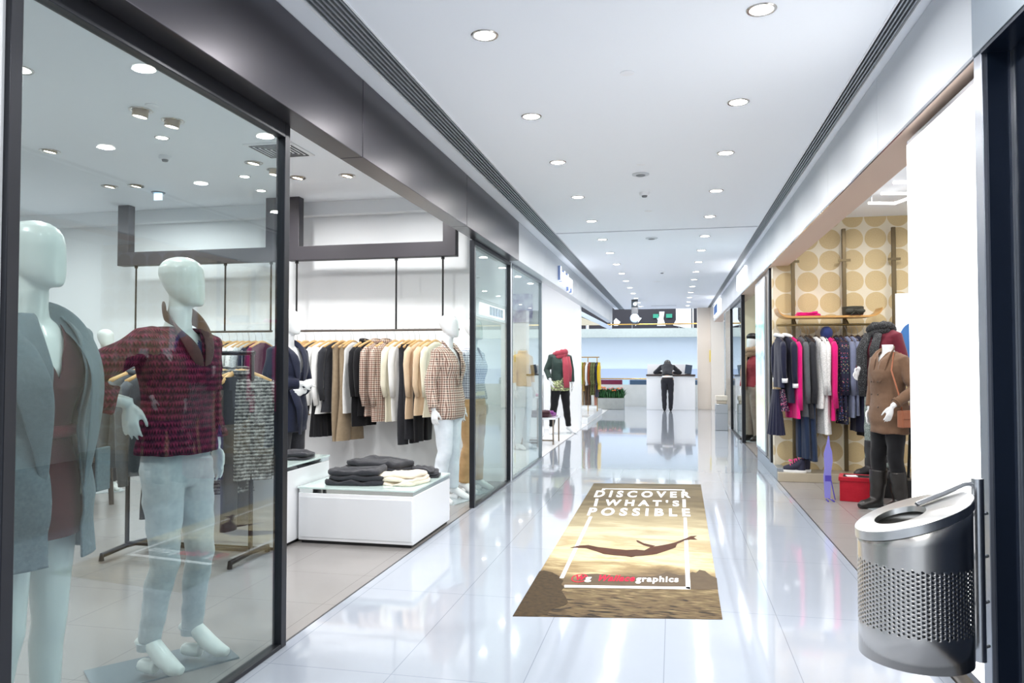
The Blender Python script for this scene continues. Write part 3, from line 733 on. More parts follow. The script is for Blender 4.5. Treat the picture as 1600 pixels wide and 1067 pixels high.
M_plaidl = plaid('light navy check', 'e4e7ee', '4a5168', 'c8ccd8', 40)
M_tweed = knit('salt and pepper knit', 'd6d6d2', '3a3b3e', 52, .8)
M_greycl = cloth('mid grey cloth', '60656a', '4e5358', 60, .4)
M_maroonc = cloth('maroon cloth', '6a1838', '56122c', 30, .35)
M_dkbrown = cloth('dark brown leather', '4a2e22', '38221a', 30, .3, rough=.5)

# ---- woman mannequin 1, grey coat, nearest the camera
t = thing('mannequin', 'pale mannequin in a long open grey coat and burgundy dress, nearest in the glazed window', 'mannequin', (-2.17, 2.20, 0), R(84))
S = 1.045
arms = {-1: (V(-.225, .05, 1.17), V(-.155, -.015, .98), V(.1, -.1, -1), V(1, 0, 0)), 1: (V(.235, .05, 1.17), V(.16, -.02, .98), V(-.1, -.1, -1), V(-1, 0, 0))}
legs1 = {-1: (V(-.082, -.02, .48), V(-.10, .03, .10), V(-.1, -1, 0)), 1: (V(.09, .0, .48), V(.10, .02, .10), V(.15, -1, 0))}
blob(scaled(figure_mb(arms, legs1, head_yaw=R(10)), S), 'body', M_mann, t, .007, 3)
dress = MB().rings_z([(.76, .165, .125), (.84, .172, .128), (.90, .178, .125, 0, .006), (.97, .168, .116), (1.05, .140, .10), (1.11, .128, .094), (1.18, .138, .100, 0, -.004), (1.26, .156, .118, 0, -.012), (1.32, .164, .118, 0, -.010), (1.38, .165, .102), (1.43, .150, .086, 0, .006), (1.47, .105, .072, 0, .01), (1.50, .078, .066, 0, .01)], 32, 2.3)
blob(scaled(dress, S), 'dress', M_burg, t, .009, 3, (.004, 22, 9), cut=lambda x, y, z: (y < .03 and abs(x) < (z - 1.345) * .42) or z > 1.555 or z < .805, solid=.004, bis=[((0, 0, 1.345), (1, 0, -.42)), ((0, 0, 1.345), (-1, 0, -.42)), ((0, .03, 0), (0, 1, 0)), ((0, 0, .805), (0, 0, 1))])
b = MB().tube([(math.cos(a) * .145, math.sin(a) * .108, 1.163) for a in [2 * math.pi * i / 28 for i in range(28)]], .022, 8, flat=1.0, closed=True, up=(0, 0, 1))
b.build('belt', cloth('burgundy belt', '66222f', '551a26', 20, .2), t, smooth=True)
coat = shirt_mb(.040, .66, .10, arms, .98, .064, 1.50, .056, shoulder=.012, top_r=.10)
def cutcoat(x, y, z):
    if z > 1.50 * S: return abs(x) < .15
    return (y < -.0 and -.045 < x < .092) or z < .725
blob(scaled(coat, S), 'coat', M_greycoat, t, .010, 4, (.006, 16, 6), cut=cutcoat, solid=.008, bis=[((.092, 0, 0), (1, 0, 0)), ((-.045, 0, 0), (1, 0, 0)), ((0, 0, .725), (0, 0, 1)), ((0, 0, 1.5 * S), (0, 0, 1))])
lp = MB()
for s in (-1, 1):
    pts = [V(s * .075 + .022, -.142, .93), V(s * .10 + .018, -.160, 1.12), V(s * .12, -.178, 1.27), V(s * .135, -.165, 1.38), V(s * .125, -.115, 1.49), V(s * .098, -.03, 1.575), V(s * .055, .055, 1.60)]
    wid = [V(s * .006, -.0, .004), V(s * .06, .015, .02), V(s * .11, .05, .03), V(s * .11, .07, .04), V(s * .07, .04, .07), V(s * .05, .01, .07), V(s * .01, .02, .07)]
    ribbon(lp, pts, wid, .012)
lp.build('collar', M_greycoat, t, sub=2, smooth=True)
MB().box(.17, .25, -.135, -.125, .93, 1.09).xf(Matrix.Rotation(R(12), 4, 'Z')).build('pocket', M_greycoat, t, bevel=.01)
MB().rings_z([(.0, .16, .16), (.008, .16, .16)], 32, 8).build('base_plate', M_steel, t)

# ---- mannequin 2, maroon knit
t = thing('mannequin', 'pale mannequin with hand on hip in maroon knit cardigan and bleached jeans', 'mannequin', (-2.24, 3.10, 0), R(80))
S = 1.045
arms2 = {-1: (V(-.42, .19, 1.235), V(-.23, .035, 1.175), V(.04, -.10, -1), V(1, .3, 0)), 1: (V(.235, .06, 1.17), V(.23, .0, .95), V(0, -.1, -1), V(-1, 0, 0))}
legs2 = {-1: (V(-.09, -.03, .48), V(-.12, .03, .135), V(.05, -1, 0)), 1: (V(.085, -.055, .485), V(.09, .0, .135), V(.2, -1, 0))}
blob(scaled(figure_mb(arms2, legs2, head_yaw=R(16), heel=.09), S), 'body', M_mann, t, .007, 3)
blob(scaled(pants_mb(legs2, .005, 1.0, .04, rk=.96), S), 'jeans', M_jeansw, t, .009, 2, (.0035, 26, 24), solid=.004)
cuffs = MB()
for s in (-1, 1):
    an = legs2[s][1] * S
    cuffs.rings_z([(an.z - .012, .0455, .0455, an.x, an.y), (an.z + .02, .0465, .0465, an.x, an.y)], 20, 2)
cuffs.build('jeans_hem', M_jeansw, t, smooth='auto')
inner = MB().rings_z([(1.2, .135, .10, 0, -.01), (1.32, .160, .115, 0, -.012), (1.40, .150, .095), (1.45, .11, .07, 0, .01), (1.485, .075, .062, 0, .01)], 28, 2.3)
blob(scaled(inner, S), 'top', cloth('blue inner top', '3b4378', '2f366a', 20, .2), t, .010, 3, cut=lambda x, y, z: y < .02 and abs(x) < (z - 1.45) * .9)
card = shirt_mb(.030, .945, .06, arms2, .82, .062, 1.49, .062, shoulder=.012, top_r=.09)
for s in (-1, 1):
    e, w = arms2[s][0], arms2[s][1]; a = SH[s]
    for q in (.62, .80, .98): card.tube([a.lerp(e, q - .03), a.lerp(e, q), a.lerp(e, q + .03)], [.055, .076, .055], 12)
    for q in (.25, .5): card.tube([e.lerp(w, q - .08), e.lerp(w, q), e.lerp(w, q + .08)], [.05, .066, .05], 12)
blob(scaled(card, S), 'cardigan', M_maroonknit, t, .009, 2, (.005, 24, 12), cut=lambda x, y, z: z > 1.565 or (y < .0 and abs(x) < (z - 1.40) * .40), solid=.008, bis=[((0, 0, 1.40), (1, 0, -.40)), ((0, 0, 1.40), (-1, 0, -.40)), ((0, 0, 1.565), (0, 0, 1))])
lp = MB()
for s in (-1, 1):
    pts = [V(s * .012, -.150, 1.36), V(s * .045, -.150, 1.44), V(s * .075, -.11, 1.53), V(s * .085, -.04, 1.60), V(s * .07, .04, 1.64), V(0, .075, 1.65)]
    wid = [V(s * .03, 0, .02), V(s * .08, .02, .01), V(s * .075, .03, .03), V(s * .03, .02, .075), V(s * .01, .0, .09), V(.001, .01, .09)]
    ribbon(lp, pts, wid, .010)
lp.build('collar', cloth('brown wool collar', '5b3a34', '41272a', 40, .6), t, sub=2, smooth=True)
root = t
t = bpy.data.objects.new('x', None)
bp = MB().prism([(-2.62, 2.98), (-2.24, 3.45), (-2.02, 3.27), (-2.38, 2.78)], 0, .008)
bpy.data.objects.remove(t)
bp.build('base_plate', mat('smoked plate', '8f9aa0', .15, metal=.4), root, world=True)

# ---- simple mannequins by recipe
def dressed(label, loc, rz, S=1.0, arms=ARM0, legs=LEG0, head=True, head_yaw=0, skin=M_mannw, top=None, pants=None, extras=None, vox=.010, hands=True, z=0, heel=.045, base=True, group=None, shoe=1, head_pitch=0):
    t = thing('mannequin', label, 'mannequin', (loc[0], loc[1], z), rz, group)
    blob(scaled(figure_mb(arms, legs, head, head_yaw, heel, hands, shoe=shoe, head_pitch=head_pitch), S), 'body', skin, t, .0075 if hands else .011, 3)
    if pants:
        m, kw = pants; blob(scaled(pants_mb(legs, **kw), S), 'trousers', m, t, vox, 2, (.004, 20, 16), solid=.004, seed=2)
    if top:
        nm, m, kw, cut = top; f, bs = cut or (None, ()); blob(scaled(shirt_mb(arms=arms, **kw), S), nm, m, t, vox, 3, (.006, 18, 9), cut=f, solid=.005, seed=3, bis=bs)
    if extras: extras(t, S)
    if base: MB().rings_z([(0, .19, .19), (.008, .19, .19)], 28, 8).build('base_plate', mat('glass foot plate', 'c5ced2', .1, metal=.3), t)
    return t
def vcut(z0, k=.45, top=1.575): return (lambda x, y, z: z > top or (y < 0 and abs(x) < (z - z0) * k), [((0, 0, z0), (1, 0, -k)), ((0, 0, z0), (-1, 0, -k)), ((0, 0, top), (0, 0, 1)), ((0, 0, 0), (0, 1, 0))])
def lapels(m, z0=1.12, w=.06, zt=1.50, yb=-.128, x0=.02):
    def f(t, S):
        lp = MB()
        for s in (-1, 1):
            ribbon(lp, [V(s * x0, yb - .008, z0) * S, V(s * (x0 + .025), yb - .016, z0 + (zt - z0) * .4) * S, V(s * .07, yb + .005, z0 + (zt - z0) * .75) * S, V(s * .082, -.06, zt) * S, V(s * .06, .03, zt + .035) * S, V(0, .06, zt + .04) * S],
                   [V(s * .02, 0, .01), V(s * w, .01, .02), V(s * w * 1.2, .03, .02), V(s * .04, .02, .05), V(s * .01, .0, .06), V(.001, .01, .06)], .009)
        lp.build('collar', m, t, sub=1, smooth=True)
    return f
# navy coat, arms folded
armsF = {-1: (V(-.245, .01, 1.17), V(-.02, -.185, 1.16), V(1, -.12, .05), V(0, 1, -.3)), 1: (V(.24, .01, 1.15), V(.03, -.155, 1.09), V(-1, -.1, -.1), V(0, 1, .2))}
def navy_x(t, S):
    lapels(M_navyc, 1.15, .09, 1.50, -.14, .03)(t, S)
    MB().tube([V(-.10, -.15, 1.12) * S, V(-.04, -.17, .95) * S, V(-.02, -.16, .72) * S], [.05, .045, .02], 10, flat=.3).build('sash', M_navyc, t, smooth=True)
dressed('white mannequin with folded arms in a navy wrap coat behind the taller plinth', (-3.46, 6.36), R(76), 1.045, armsF, head_yaw=R(8), top=('coat', M_navyc, dict(ease=.032, hem=.74, flare=.05, cuff=.9, sleeve=.058), vcut(1.30, .4)), pants=(M_char, dict(ease=.014, hem=.02)), extras=navy_x)
# plaid blazer
armsP = {-1: (V(-.245, .05, 1.16), V(-.255, .0, .90), V(.0, -.1, -1), V(1, 0, 0)), 1: (V(.225, .04, 1.17), V(.23, -.02, .93), V(0, -.1, -1), V(-1, 0, 0))}
legsW = {-1: (V(-.10, -.03, .48), V(-.12, .04, .10), V(-.15, -1, 0)), 1: (V(.10, .0, .48), V(.13, .01, .10), V(.2, -1, 0))}
dressed('white mannequin in a brown checked blazer and white jeans by the door post', (-2.25, 7.40), R(76), 1.045, armsP, legsW, head_yaw=R(8), top=('blazer', M_plaid, dict(ease=.036, hem=.80, flare=.06, cuff=.93, sleeve=.060, shoulder=.008), vcut(1.22, .3)), pants=(M_whitejean, dict(ease=.014, hem=.04)),
        extras=lapels(M_plaid, 1.10, .075), heel=.07)
def belt_x(t, S):
    MB().rings_z([(1.01 * S, .158, .125), (1.05 * S, .156, .123)], 28, 2.3).build('belt', M_ivory, t, smooth='auto')
dressed('white mannequin in a pale navy-checked shirt and tan trousers, behind the blazer one', (-2.15, 8.0), R(76), 1.04, armsP, legsW, head_yaw=R(8), top=('shirt', M_plaidl, dict(ease=.026, hem=.98, cuff=.9, sleeve=.054), vcut(1.40, .3)), pants=(M_tan, dict(ease=.022, hem=.03)), extras=belt_x, heel=.07)
dressed('distant mannequin in a tan coat behind the grey-coated one', (-6.12, 7.2), R(50), .98, head_yaw=R(20), skin=M_mann, top=('coat', M_tan, dict(ease=.03, hem=.7, flare=.05), vcut(1.35, .3)), pants=(M_char, dict()), hands=False)

# ================================================================ HANGING CLOTHES
M_wood = mat('light beech hanger', 'd9b27c', .4, mottle=('c79d66', 20))
M_dkhang = mat('dark wooden hanger', '3b2a22', .4)
def hanger(x, y, z, rz, label, m=None, w=.20, r=.012, group='clothes hangers'):
    t = thing('clothes_hanger', label, 'hanger', (x, y, z), rz, group)
    MB().tube([(0, 0, -.135), (0, 0, -.06), (0, .018, -.03), (0, .019, .002), (0, .0, .018), (0, -.017, .004)], .0022, 6).build('hook', M_steel, t, smooth=True)
    b = MB().tube([(-w, 0, -.205), (-w * .62, 0, -.172), (-w * .2, 0, -.140), (0, 0, -.132), (w * .2, 0, -.140), (w * .62, 0, -.172), (w, 0, -.205)], [r * .9, r * 1.1, r * 1.2, r * 1.2, r * 1.2, r * 1.1, r * .9], 8, flat=1.5)
    b.build('shoulder_bar', m or M_wood, t, smooth=True)
    return t
def folds(rr, amp, k, ph, z0, z1):
    out = []
    for ring in rr:
        q = []
        for x, y, z in ring:
            f = min(1, max(0, (z0 - z) / max(.01, z0 - z1))) ** .8
            d = amp * f * (math.sin(k * x + ph + 1.5 * math.sin(3 * z + ph)) + .4 * math.sin(2.3 * k * x - ph))
            q.append((x * (1 + .12 * f * math.sin(ph * 3 + z * 5)), y + d, z))
        out.append(q)
    return out
def hung_top(label, cat, m, L, loc, rz=0, sl=.55, w=.2, th=.036, flare=.02, collar=False, open_=False, group=None, name=None, ph=None, hood=None, cuffm=None):
    t = thing(name or cat.replace(' ', '_'), label, cat, loc, rz, group); ph = random.random() * 6 if ph is None else ph
    e = sell(36, 2.0); rr = []
    prof = [(-.140, .05, .026), (-.155, .085, .032), (-.175, .135, .038), (-.205, w * .92, th * .9), (-.25, w, th), (-.34, w * .98, th * 1.05)]
    n = 9
    for i in range(1, n + 1):
        f = i / n; prof.append((-.34 - (L - .34) * f, w * (.96 + .04 * f) + flare * f, th * (1.0 - .05 * f)))
    for z, a, b in prof: rr.append([(a * c, b * d, z) for c, d in e])
    MB().loft(folds(rr, .014, 26, ph, -.25, -L), False).build('body', m, t, smooth=True)
    if sl:
        for s in (-1, 1):
            pts = [(s * w * .86, 0, -.215), (s * w * 1.05, .004, -.27), (s * (w * 1.12), .008, -.40), (s * (w * 1.10 + .01), .014 * math.sin(ph), -.22 - sl * .75), (s * (w * 1.06), -.01, -.22 - sl)]
            MB().tube(pts, [.035, .050, .046, .040, .036], 12, flat=.75, up=(0, 1, 0)).build('sleeve', m, t, smooth=True)
            if cuffm: MB().tube([(s * (w * 1.07), -.008, -.22 - sl + .03), (s * w * 1.06, -.01, -.22 - sl - .02)], .041, 12, flat=.8, up=(0, 1, 0)).build('cuff', cuffm, t, smooth=True)
    if collar:
        cm = m if collar is True else collar
        MB().tube([(math.cos(a) * .065, math.sin(a) * .042, -.128 + .016 * math.sin(a)) for a in [2 * math.pi * i / 16 for i in range(16)]], .018, 8, flat=1.2, closed=True, up=(0, 0, 1)).build('collar', cm, t, smooth=True)
    if hood: MB().ball((0, .03, -.10), (.085, .07, .085), 14, 9).build('hood', hood, t, smooth=True)
    return t
def hung_trousers(label, m, L, loc, rz=0, w=.17, top=-.17, group=None, flare=.0):
    t = thing('trousers', label, 'trousers', loc, rz, group); ph = random.random() * 6; e = sell(20, 2.4)
    for s in (-1, 1):
        rr = []
        for i in range(10):
            f = i / 9; z = top - .02 - (L + top) * f; a = w * .5 * (1.06 - .12 * f) + flare * f
            rr.append([(s * w * .5 + s * .012 * f + a * c, (.042 - .008 * f) * d, z) for c, d in e])
        MB().loft(folds(rr, .008, 34, ph + s, top, -L)).build('leg', m, t, smooth='auto')
    MB().rings_z([(top - .05, w * 1.0, .040), (top, w * .97, .036)], 24, 2.6).build('waistband', m, t, smooth='auto')
    return t
def hung_skirt(label, m, L, loc, rz=0, w=.16, top=-.17, flare=.1, group=None, pleats=60, name='skirt', cat='skirt'):
    t = thing(name, label, cat, loc, rz, group); n = 72; rr = []
    for i in range(9):
        f = i / 8; z = top - (L + top) * f; a = w + flare * f; b = .035 + .05 * f
        rr.append([((a + .012 * f * math.cos(k * 2 * math.pi / n * 14)) * math.cos(2 * math.pi * k / n), (b + .014 * f * math.cos(k * 2 * math.pi / n * 14)) * math.sin(2 * math.pi * k / n), z) for k in range(n)])
    MB().loft(rr, False).build('body', m, t, smooth=True)
    MB().rings_z([(top - .02, w * 1.01, .038), (top + .015, w * .98, .034)], 24, 2.4).build('waistband', m, t, smooth='auto')
    return t

def hang_frame(name, label, x0, x1, rods, railx, y=8.35, zr=1.785):
    """black U shaped frame hung from the ceiling, thin rods and a clothes rail"""
    t = thing(name, label, 'clothes rail', ((x0 + x1) / 2, y, zr))
    mb = mat('black lacquered beam', '37343a', .45)
    zb, zt, w = 2.63, 2.80, .155
    MB().prism([(x0, zb), (x1, zb), (x1, SHOPC), (x1 - w, SHOPC), (x1 - w, zt), (x0 + w, zt), (x0 + w, SHOPC), (x0, SHOPC)], y - .06, y + .06, 'y').build('beam', mb, t, world=True, bevel=.004)
    mr = mat('black rod', '2c2a2c', .4, metal=.5)
    for x in rods:
        MB().cyl((x, y, zr), .011, zb - zr, 12).build('rod', mr, t, world=True, smooth='auto'); MB().cyl((x, y, zb - .03), .02, .03, 12).build('rod_socket', mr, t, world=True)
    MB().tube([(railx[0], y, zr), (railx[1], y, zr)], .013, 12).build('rail', mat('brushed rail', '6a6460', .3, metal=.8), t, world=True, smooth='auto')
    return t
hang_frame('hanging_clothes_rail', 'black U-shaped beam with clothes rail hung in the open doorway of the left shop', -4.54, -2.43, (-4.44, -3.17, -2.60), (-4.5, -2.40))
hang_frame('hanging_clothes_rail', 'black U-shaped beam with clothes rail seen through the glazed window', -6.89, -4.67, (-6.66, -5.40, -4.78), (-6.7, -4.76))
YR, ZR = 8.35, 1.785
GR = 'clothes on the doorway rail'
def rx(px): return -4.54 + (px - 452) * .00806
def on_rail(px, f, hl, *a, y=YR, z=ZR, hm=None, hang=True, x=None, hg='wooden hangers of the left shop', **k):
    xx = rx(px) if x is None else x; rz = R(74 + random.uniform(-6, 6))
    if hang: hanger(xx, y, z, rz, hl, hm, group=hg)
    return f(*a[:-1] if False else a, loc=(xx, y, z), rz=rz, **k)
H = 'wooden hanger in the doorway rail, under the '
def top(px, cat, lab, m, L, **k): return on_rail(px, hung_top, H + cat + ' ' + k.pop('hw'), lab, cat, m, L, group=GR, **k)
top(466, 'coat', 'tan coat at the left end of the doorway rail', M_tan, 1.02, hw='at the left end')
top(480, 'coat', 'second tan coat from the left end of the doorway rail', M_tan, 1.0, hw='second from the left')
top(494, 'jacket', 'charcoal jacket between the tan coats and the white blouses', M_char, .95, hw='beside the tan coats')
top(506, 'blouse', 'white blouse, left of the pair over the black culottes', M_whitec, .98, sl=.66, hw='left over the culottes')
top(519, 'blouse', 'white blouse, right of the pair over the black culottes', M_whitec, .98, sl=.66, hw='right over the culottes')
on_rail(511, hung_skirt, '', 'short wide black culottes hanging below the white blouses', M_blackc, 1.25, hang=False, top=-.75, w=.19, flare=.02, group=GR, name='culottes', cat='culottes')
top(528, 'blouse', 'charcoal blouse between the white blouses and taupe trousers', M_char, .96, sl=.6, hw='left of the taupe trousers')
on_rail(539, hung_trousers, H + 'left taupe trousers', 'taupe trousers, left pair on the doorway rail', M_taupe, 1.28, group=GR)
on_rail(552, hung_trousers, H + 'right taupe trousers', 'taupe trousers, right pair half behind the sleeveless white top', M_taupe, 1.27, group=GR, flare=.02)
top(556, 'sleeveless top', 'white sleeveless top in front of the taupe trousers', M_whitec, .97, sl=0, w=.18, flare=.05, hw='in white')
top(574, 'coat', 'long black coat with high collar on the doorway rail', M_blackc, 1.12, collar=True, hw='in long black')
top(583, 'jacket', 'black jacket left of the checked jackets', M_blackc, 1.0, hw='in black')
top(593, 'jacket', 'brown checked jacket, left of the two on the doorway rail', M_plaid, 1.0, collar=True, sl=.66, w=.21, th=.055, hw='in left check')
top(608, 'jacket', 'brown checked jacket, right of the two on the doorway rail', M_plaid, 1.06, collar=True, sl=.66, w=.21, th=.055, hw='in right check')
top(621, 'blouse', 'ivory blouse beside the checked jackets', M_ivory, 1.06, hw='in ivory')
top(633, 'blouse', 'long white blouse next to the charcoal trousers', M_whitec, 1.05, hw='in long white')
on_rail(642, hung_trousers, H + 'left charcoal trousers', 'charcoal trousers, left of the two pairs', M_char, 1.30, group=GR)
on_rail(651, hung_trousers, H + 'right charcoal trousers', 'charcoal trousers, right of the two pairs', M_char, 1.24, group=GR)
top(658, 'blouse', 'beige blouse left of the lighter beige one on the doorway rail', M_beigec, 1.02, flare=.04, hw='in beige')
top(671, 'blouse', 'pale beige blouse at the right end behind the blazer mannequin', M_beigec, .98, flare=.04, hw='in pale beige')
on_rail(664, hung_trousers, '', 'black trousers hanging below the beige blouses', M_blackc, 1.26, hang=False, top=-.55, group=GR)
top(682, 'blouse', 'cream blouse hidden half behind the blazer mannequin', M_ivory, 1.0, hw='in cream')
# rail behind the glass
GR2 = 'clothes on the rail behind the window'
H2 = 'wooden hanger on the rail behind the window, over the '
def top2(px, cat, lab, m, L, hw, **k): return on_rail(0, hung_top, H2 + hw, lab, cat, m, L, group=GR2, x=-5.72 + (px - 315) * .00806, **k)
top2(322, 'top', 'maroon top farthest left of those seen behind the cardigan sleeve', M_maroonc, .95, 'maroon top', sl=.4)
top2(340, 'jacket', 'navy jacket, left of two on the rail behind the window', M_navyc, 1.0, 'left navy jacket')
top2(351, 'jacket', 'navy jacket, right of two on the rail behind the window', M_navyc, 1.0, 'right navy jacket')
top2(363, 'blouse', 'dark patterned blouse between navy jacket and white tops', speckle('dark print', '23252e', ['6b6f78', 'a89c86'], 60), .95, 'dark patterned blouse')
top2(376, 'blouse', 'white blouse with dark edge behind the tweed knits', M_whitec, .98, 'white blouse with dark edge')
top2(386, 'blouse', 'white blouse with maroon edge behind the tweed knits', speckle('white maroon print', 'ecebea', '6a1838', 30, .16), .98, 'white blouse with maroon edge')
top2(396, 'jacket', 'pale grey tweed jacket on the rail behind the window', speckle('pale grey tweed', 'cfd2d4', '8c9094', 120, .4), 1.0, 'pale grey tweed jacket')
top2(407, 'dress', 'dark navy dress at the right of the rail behind the window', M_navyc, 1.2, 'dark navy dress')
top2(418, 'cardigan', 'plum cardigan at the right end of the rail behind the window', cloth('plum', '56183f', '441232', 30, .3), 1.15, 'plum cardigan')

# free standing floor rack
t = thing('floor_clothes_rack', 'black floor standing clothes rack with angled feet behind the window', 'clothes rack', (-3.42, 4.85, 0))
mr = mat('black rack steel', '26262a', .35, metal=.6)
for x in (-3.93, -2.93):
    MB().tube([(x, 4.87, .05), (x, 4.87, 1.47)], .016, 12).build('upright', mr, t, world=True, smooth='auto')
    f = MB().tube([(x, 4.62, .012), (x, 4.62, .05), (x, 4.87, .065), (x, 5.10, .05), (x, 5.10, .012)], .019, 10); f.build('foot', mr, t, world=True, smooth='auto')
MB().tube([(-3.95, 4.87, 1.47), (-2.91, 4.87, 1.47)], .016, 12).build('rail', mr, t, world=True, smooth='auto')
MB().tube([(-3.93, 4.87, .08), (-2.93, 4.87, .08)], .015, 12).build('lower_bar', mr, t, world=True, smooth='auto')
GR3 = 'clothes on the floor rack'
def rk(x, f, hw, *a, rz=None, **k):
    rr = R(90 + random.uniform(-8, 8)) if rz is None else rz
    hanger(x, 4.87, 1.47, rr, 'wooden hanger on the floor rack, over the ' + hw, group='wooden hangers of the floor rack')
    return f(*a, loc=(x, 4.87, 1.47), rz=rr, group=GR3, **k)
rk(-3.86, hung_top, 'first charcoal cardigan', 'long charcoal cardigan at the left end of the floor rack', 'cardigan', M_greycl, .82, sl=.7, collar=True, rz=R(62))
rk(-3.74, hung_top, 'second charcoal cardigan', 'second charcoal cardigan on the left of the floor rack', 'cardigan', M_greycl, .88, sl=.72, rz=R(70))
rk(-3.66, hung_trousers, 'black trousers', 'long black trousers at the left of the floor rack', M_blackc, 1.15)
rk(-3.58, hung_top, 'tan coat on the left part', 'tan coat on the floor rack behind the knit cardigan', 'coat', M_tan, .9)
rk(-3.47, hung_trousers, 'tan trousers', 'tan trousers on the floor rack behind the knit cardigan', M_tan, .95)
rk(-3.41, hung_top, 'maroon leather jacket', 'dark maroon leather jacket on the floor rack', 'jacket', M_dkbrown, .7)
rk(-3.34, hung_top, 'brown leather jacket', 'dark brown jacket under the widest wooden hanger', 'jacket', M_maroonc, .72)
rk(-3.28, hung_top, 'left white blouse', 'long white blouse, left of two on the floor rack', 'blouse', M_whitec, .86, sl=.62)
rk(-3.22, hung_top, 'right white blouse', 'long white blouse, right of two on the floor rack', 'blouse', M_ivory, .86, sl=.62)
rk(-3.05, hung_trousers, 'charcoal trousers', 'charcoal trousers below the tweed sweaters', M_char, 1.22)
rk(-3.17, hung_top, 'left tweed sweater', 'salt-and-pepper knit sweater, left of the two', 'sweater', M_tweed, 1.0, sl=.70, w=.22, th=.075, collar=True, rz=R(40))
rk(-3.01, hung_top, 'right tweed sweater', 'salt-and-pepper knit sweater, right of the two at the rack end', 'sweater', M_tweed, .90, sl=.66, w=.22, th=.075, collar=True, rz=R(32))

# ================================================================ PLINTHS AND FOLDED CLOTHES
M_mirror = mat('mirror strip', 'dfe6e4', .06, metal=1)
def plinth(label, x0, x1, y0, y1, h):
    t = thing('display_plinth', label, 'display plinth', ((x0 + x1) / 2, (y0 + y1) / 2, 0))
    MB().box(x0 + .02, x1 - .02, y0 + .02, y1 - .02, 0, .03).build('toe_kick', M_black, t, world=True)
    MB().box(x0, x1, y0, y1, .025, h - .045).build('body', M_gloss, t, world=True, bevel=.004)
    MB().box(x0 + .012, x1 - .012, y0 - .006, y0, .05, h - .075).build('front_panel', mat('pale front panel', 'dfe2e6', .2), t, world=True, bevel=.002)
    MB().box(x0 + .004, x1 - .004, y0 + .004, y1 - .004, h - .045, h - .014).build('mirror_strip', M_mirror, t, world=True)
    MB().box(x0 - .005, x1 + .005, y0 - .005, y1 + .005, h - .014, h).build('glass_top', mat('green edged glass top', 'cfe2df', .05, coat=.6), t, world=True, bevel=.002)
    return t
plinth('low white gloss plinth with glass top in the doorway', -2.865, -1.925, 5.445, 6.40, .435)
plinth('taller white gloss plinth with glass top behind the window frame', -3.75, -2.885, 5.17, 6.02, .615)
def folded(label, cat, m, x, y, z, w, d, h, layers=2, rz=0, group=None, sag=0, name=None, seed=0):
    t = thing(name or 'folded_' + cat.replace(' ', '_'), label, cat, (x, y, z), rz, group)
    lh = h / layers
    for i in range(layers):
        a = w / 2 * (1 - .04 * i); b = d / 2 * (1 - .05 * i); mb = MB()
        e = sell(56, 5.5); rr = []
        for q, f in ((0, .955), (.25, 1.0), (.7, .995), (.95, .94)):
            rr.append([(a * f * c + .012 * math.sin(i + seed), b * f * s_, i * lh + lh * q) for c, s_ in e])
        for f in (.8, .6, .4, .2, .05): rr.append([(a * f * c + .012 * math.sin(i + seed), b * f * s_, i * lh + lh * .98) for c, s_ in e])
        mb.loft(rr)
        out = []
        for (x_, y_, z_) in mb.v:
            n = noise.noise(V(x_ * 9 + seed, y_ * 9 + i * 5, z_ * 5)) * .034 + noise.noise(V(x_ * 26, y_ * 22 + seed, i)) * .009
            k = (z_ - i * lh) / lh; dx = noise.noise(V(x_ * 5, y_ * 5 + seed * 2, 7 + i)) * .03
            zz = z_ + (n + sag * max(0, x_ / w)) * (.35 + .65 * k if i or k > .2 else 0)
            out.append((x_ + dx, y_ + dx * .6, max(.0005 + .001 * i, zz)))
        mb.v = out; mb.build('fold', m, t, smooth=True)
    return t
FG = 'folded clothes on the plinths'
folded('folded black trousers at the front left of the low plinth', 'trousers', M_char, -2.50, 5.72, .436, .48, .32, .115, 3, R(8), FG, seed=1)
folded('dark trousers stack at the back of the low plinth', 'trousers', M_char, -2.45, 6.10, .436, .60, .34, .14, 3, R(-14), FG, seed=4)
folded('cream knit folded at the front of the low plinth', 'sweater', cloth('cream knit cloth', 'efe6d6', 'e2d7c4', 30, .5), -2.13, 5.80, .436, .34, .36, .085, 3, R(-12), FG, seed=7)
folded('black folded stack at the back right of the low plinth', 'trousers', M_char, -2.07, 6.18, .436, .22, .26, .07, 3, R(10), FG, seed=9)
folded('charcoal folded trousers on the taller plinth', 'trousers', M_char, -3.08, 5.72, .616, .36, .28, .05, 2, R(12), FG, seed=12)
# display table far left between the two near mannequins
t = thing('display_table', 'dark wooden trestle display table with lower shelf between the near mannequins', 'display table', (-6.0, 6.35, 0))
mt = mat('dark stained wood', '3a322e', .45)
MB().box(-6.55, -5.35, 6.1, 6.6, .90, .94).build('table_top', mt, t, world=True, bevel=.004)
MB().box(-6.5, -5.4, 6.12, 6.58, .45, .48).build('shelf', mt, t, world=True, bevel=.004)
for x in (-6.5, -5.45):
    for y in (6.14, 6.53): MB().tube([(x, y, 0), (x + (.06 if x < -6 else -.06), y, .9)], .025, 6).build('leg', mt, t, world=True)
folded('blue folded denim on the dark trestle table', 'jeans', cloth('blue denim', '41527e', '344266', 40, .3), -5.75, 6.3, .941, .3, .26, .06, 2, 0, 'folded clothes on the trestle table', seed=2)
folded('black folded clothes on the lower shelf of the trestle table', 'trousers', M_blackc, -5.7, 6.33, .481, .34, .28, .16, 3, 0, 'folded clothes on the trestle table', seed=3)
folded('black folded stack at the left on the lower trestle shelf', 'trousers', M_blackc, -6.15, 6.33, .481, .32, .28, .16, 3, 0, 'folded clothes on the trestle table', seed=5)
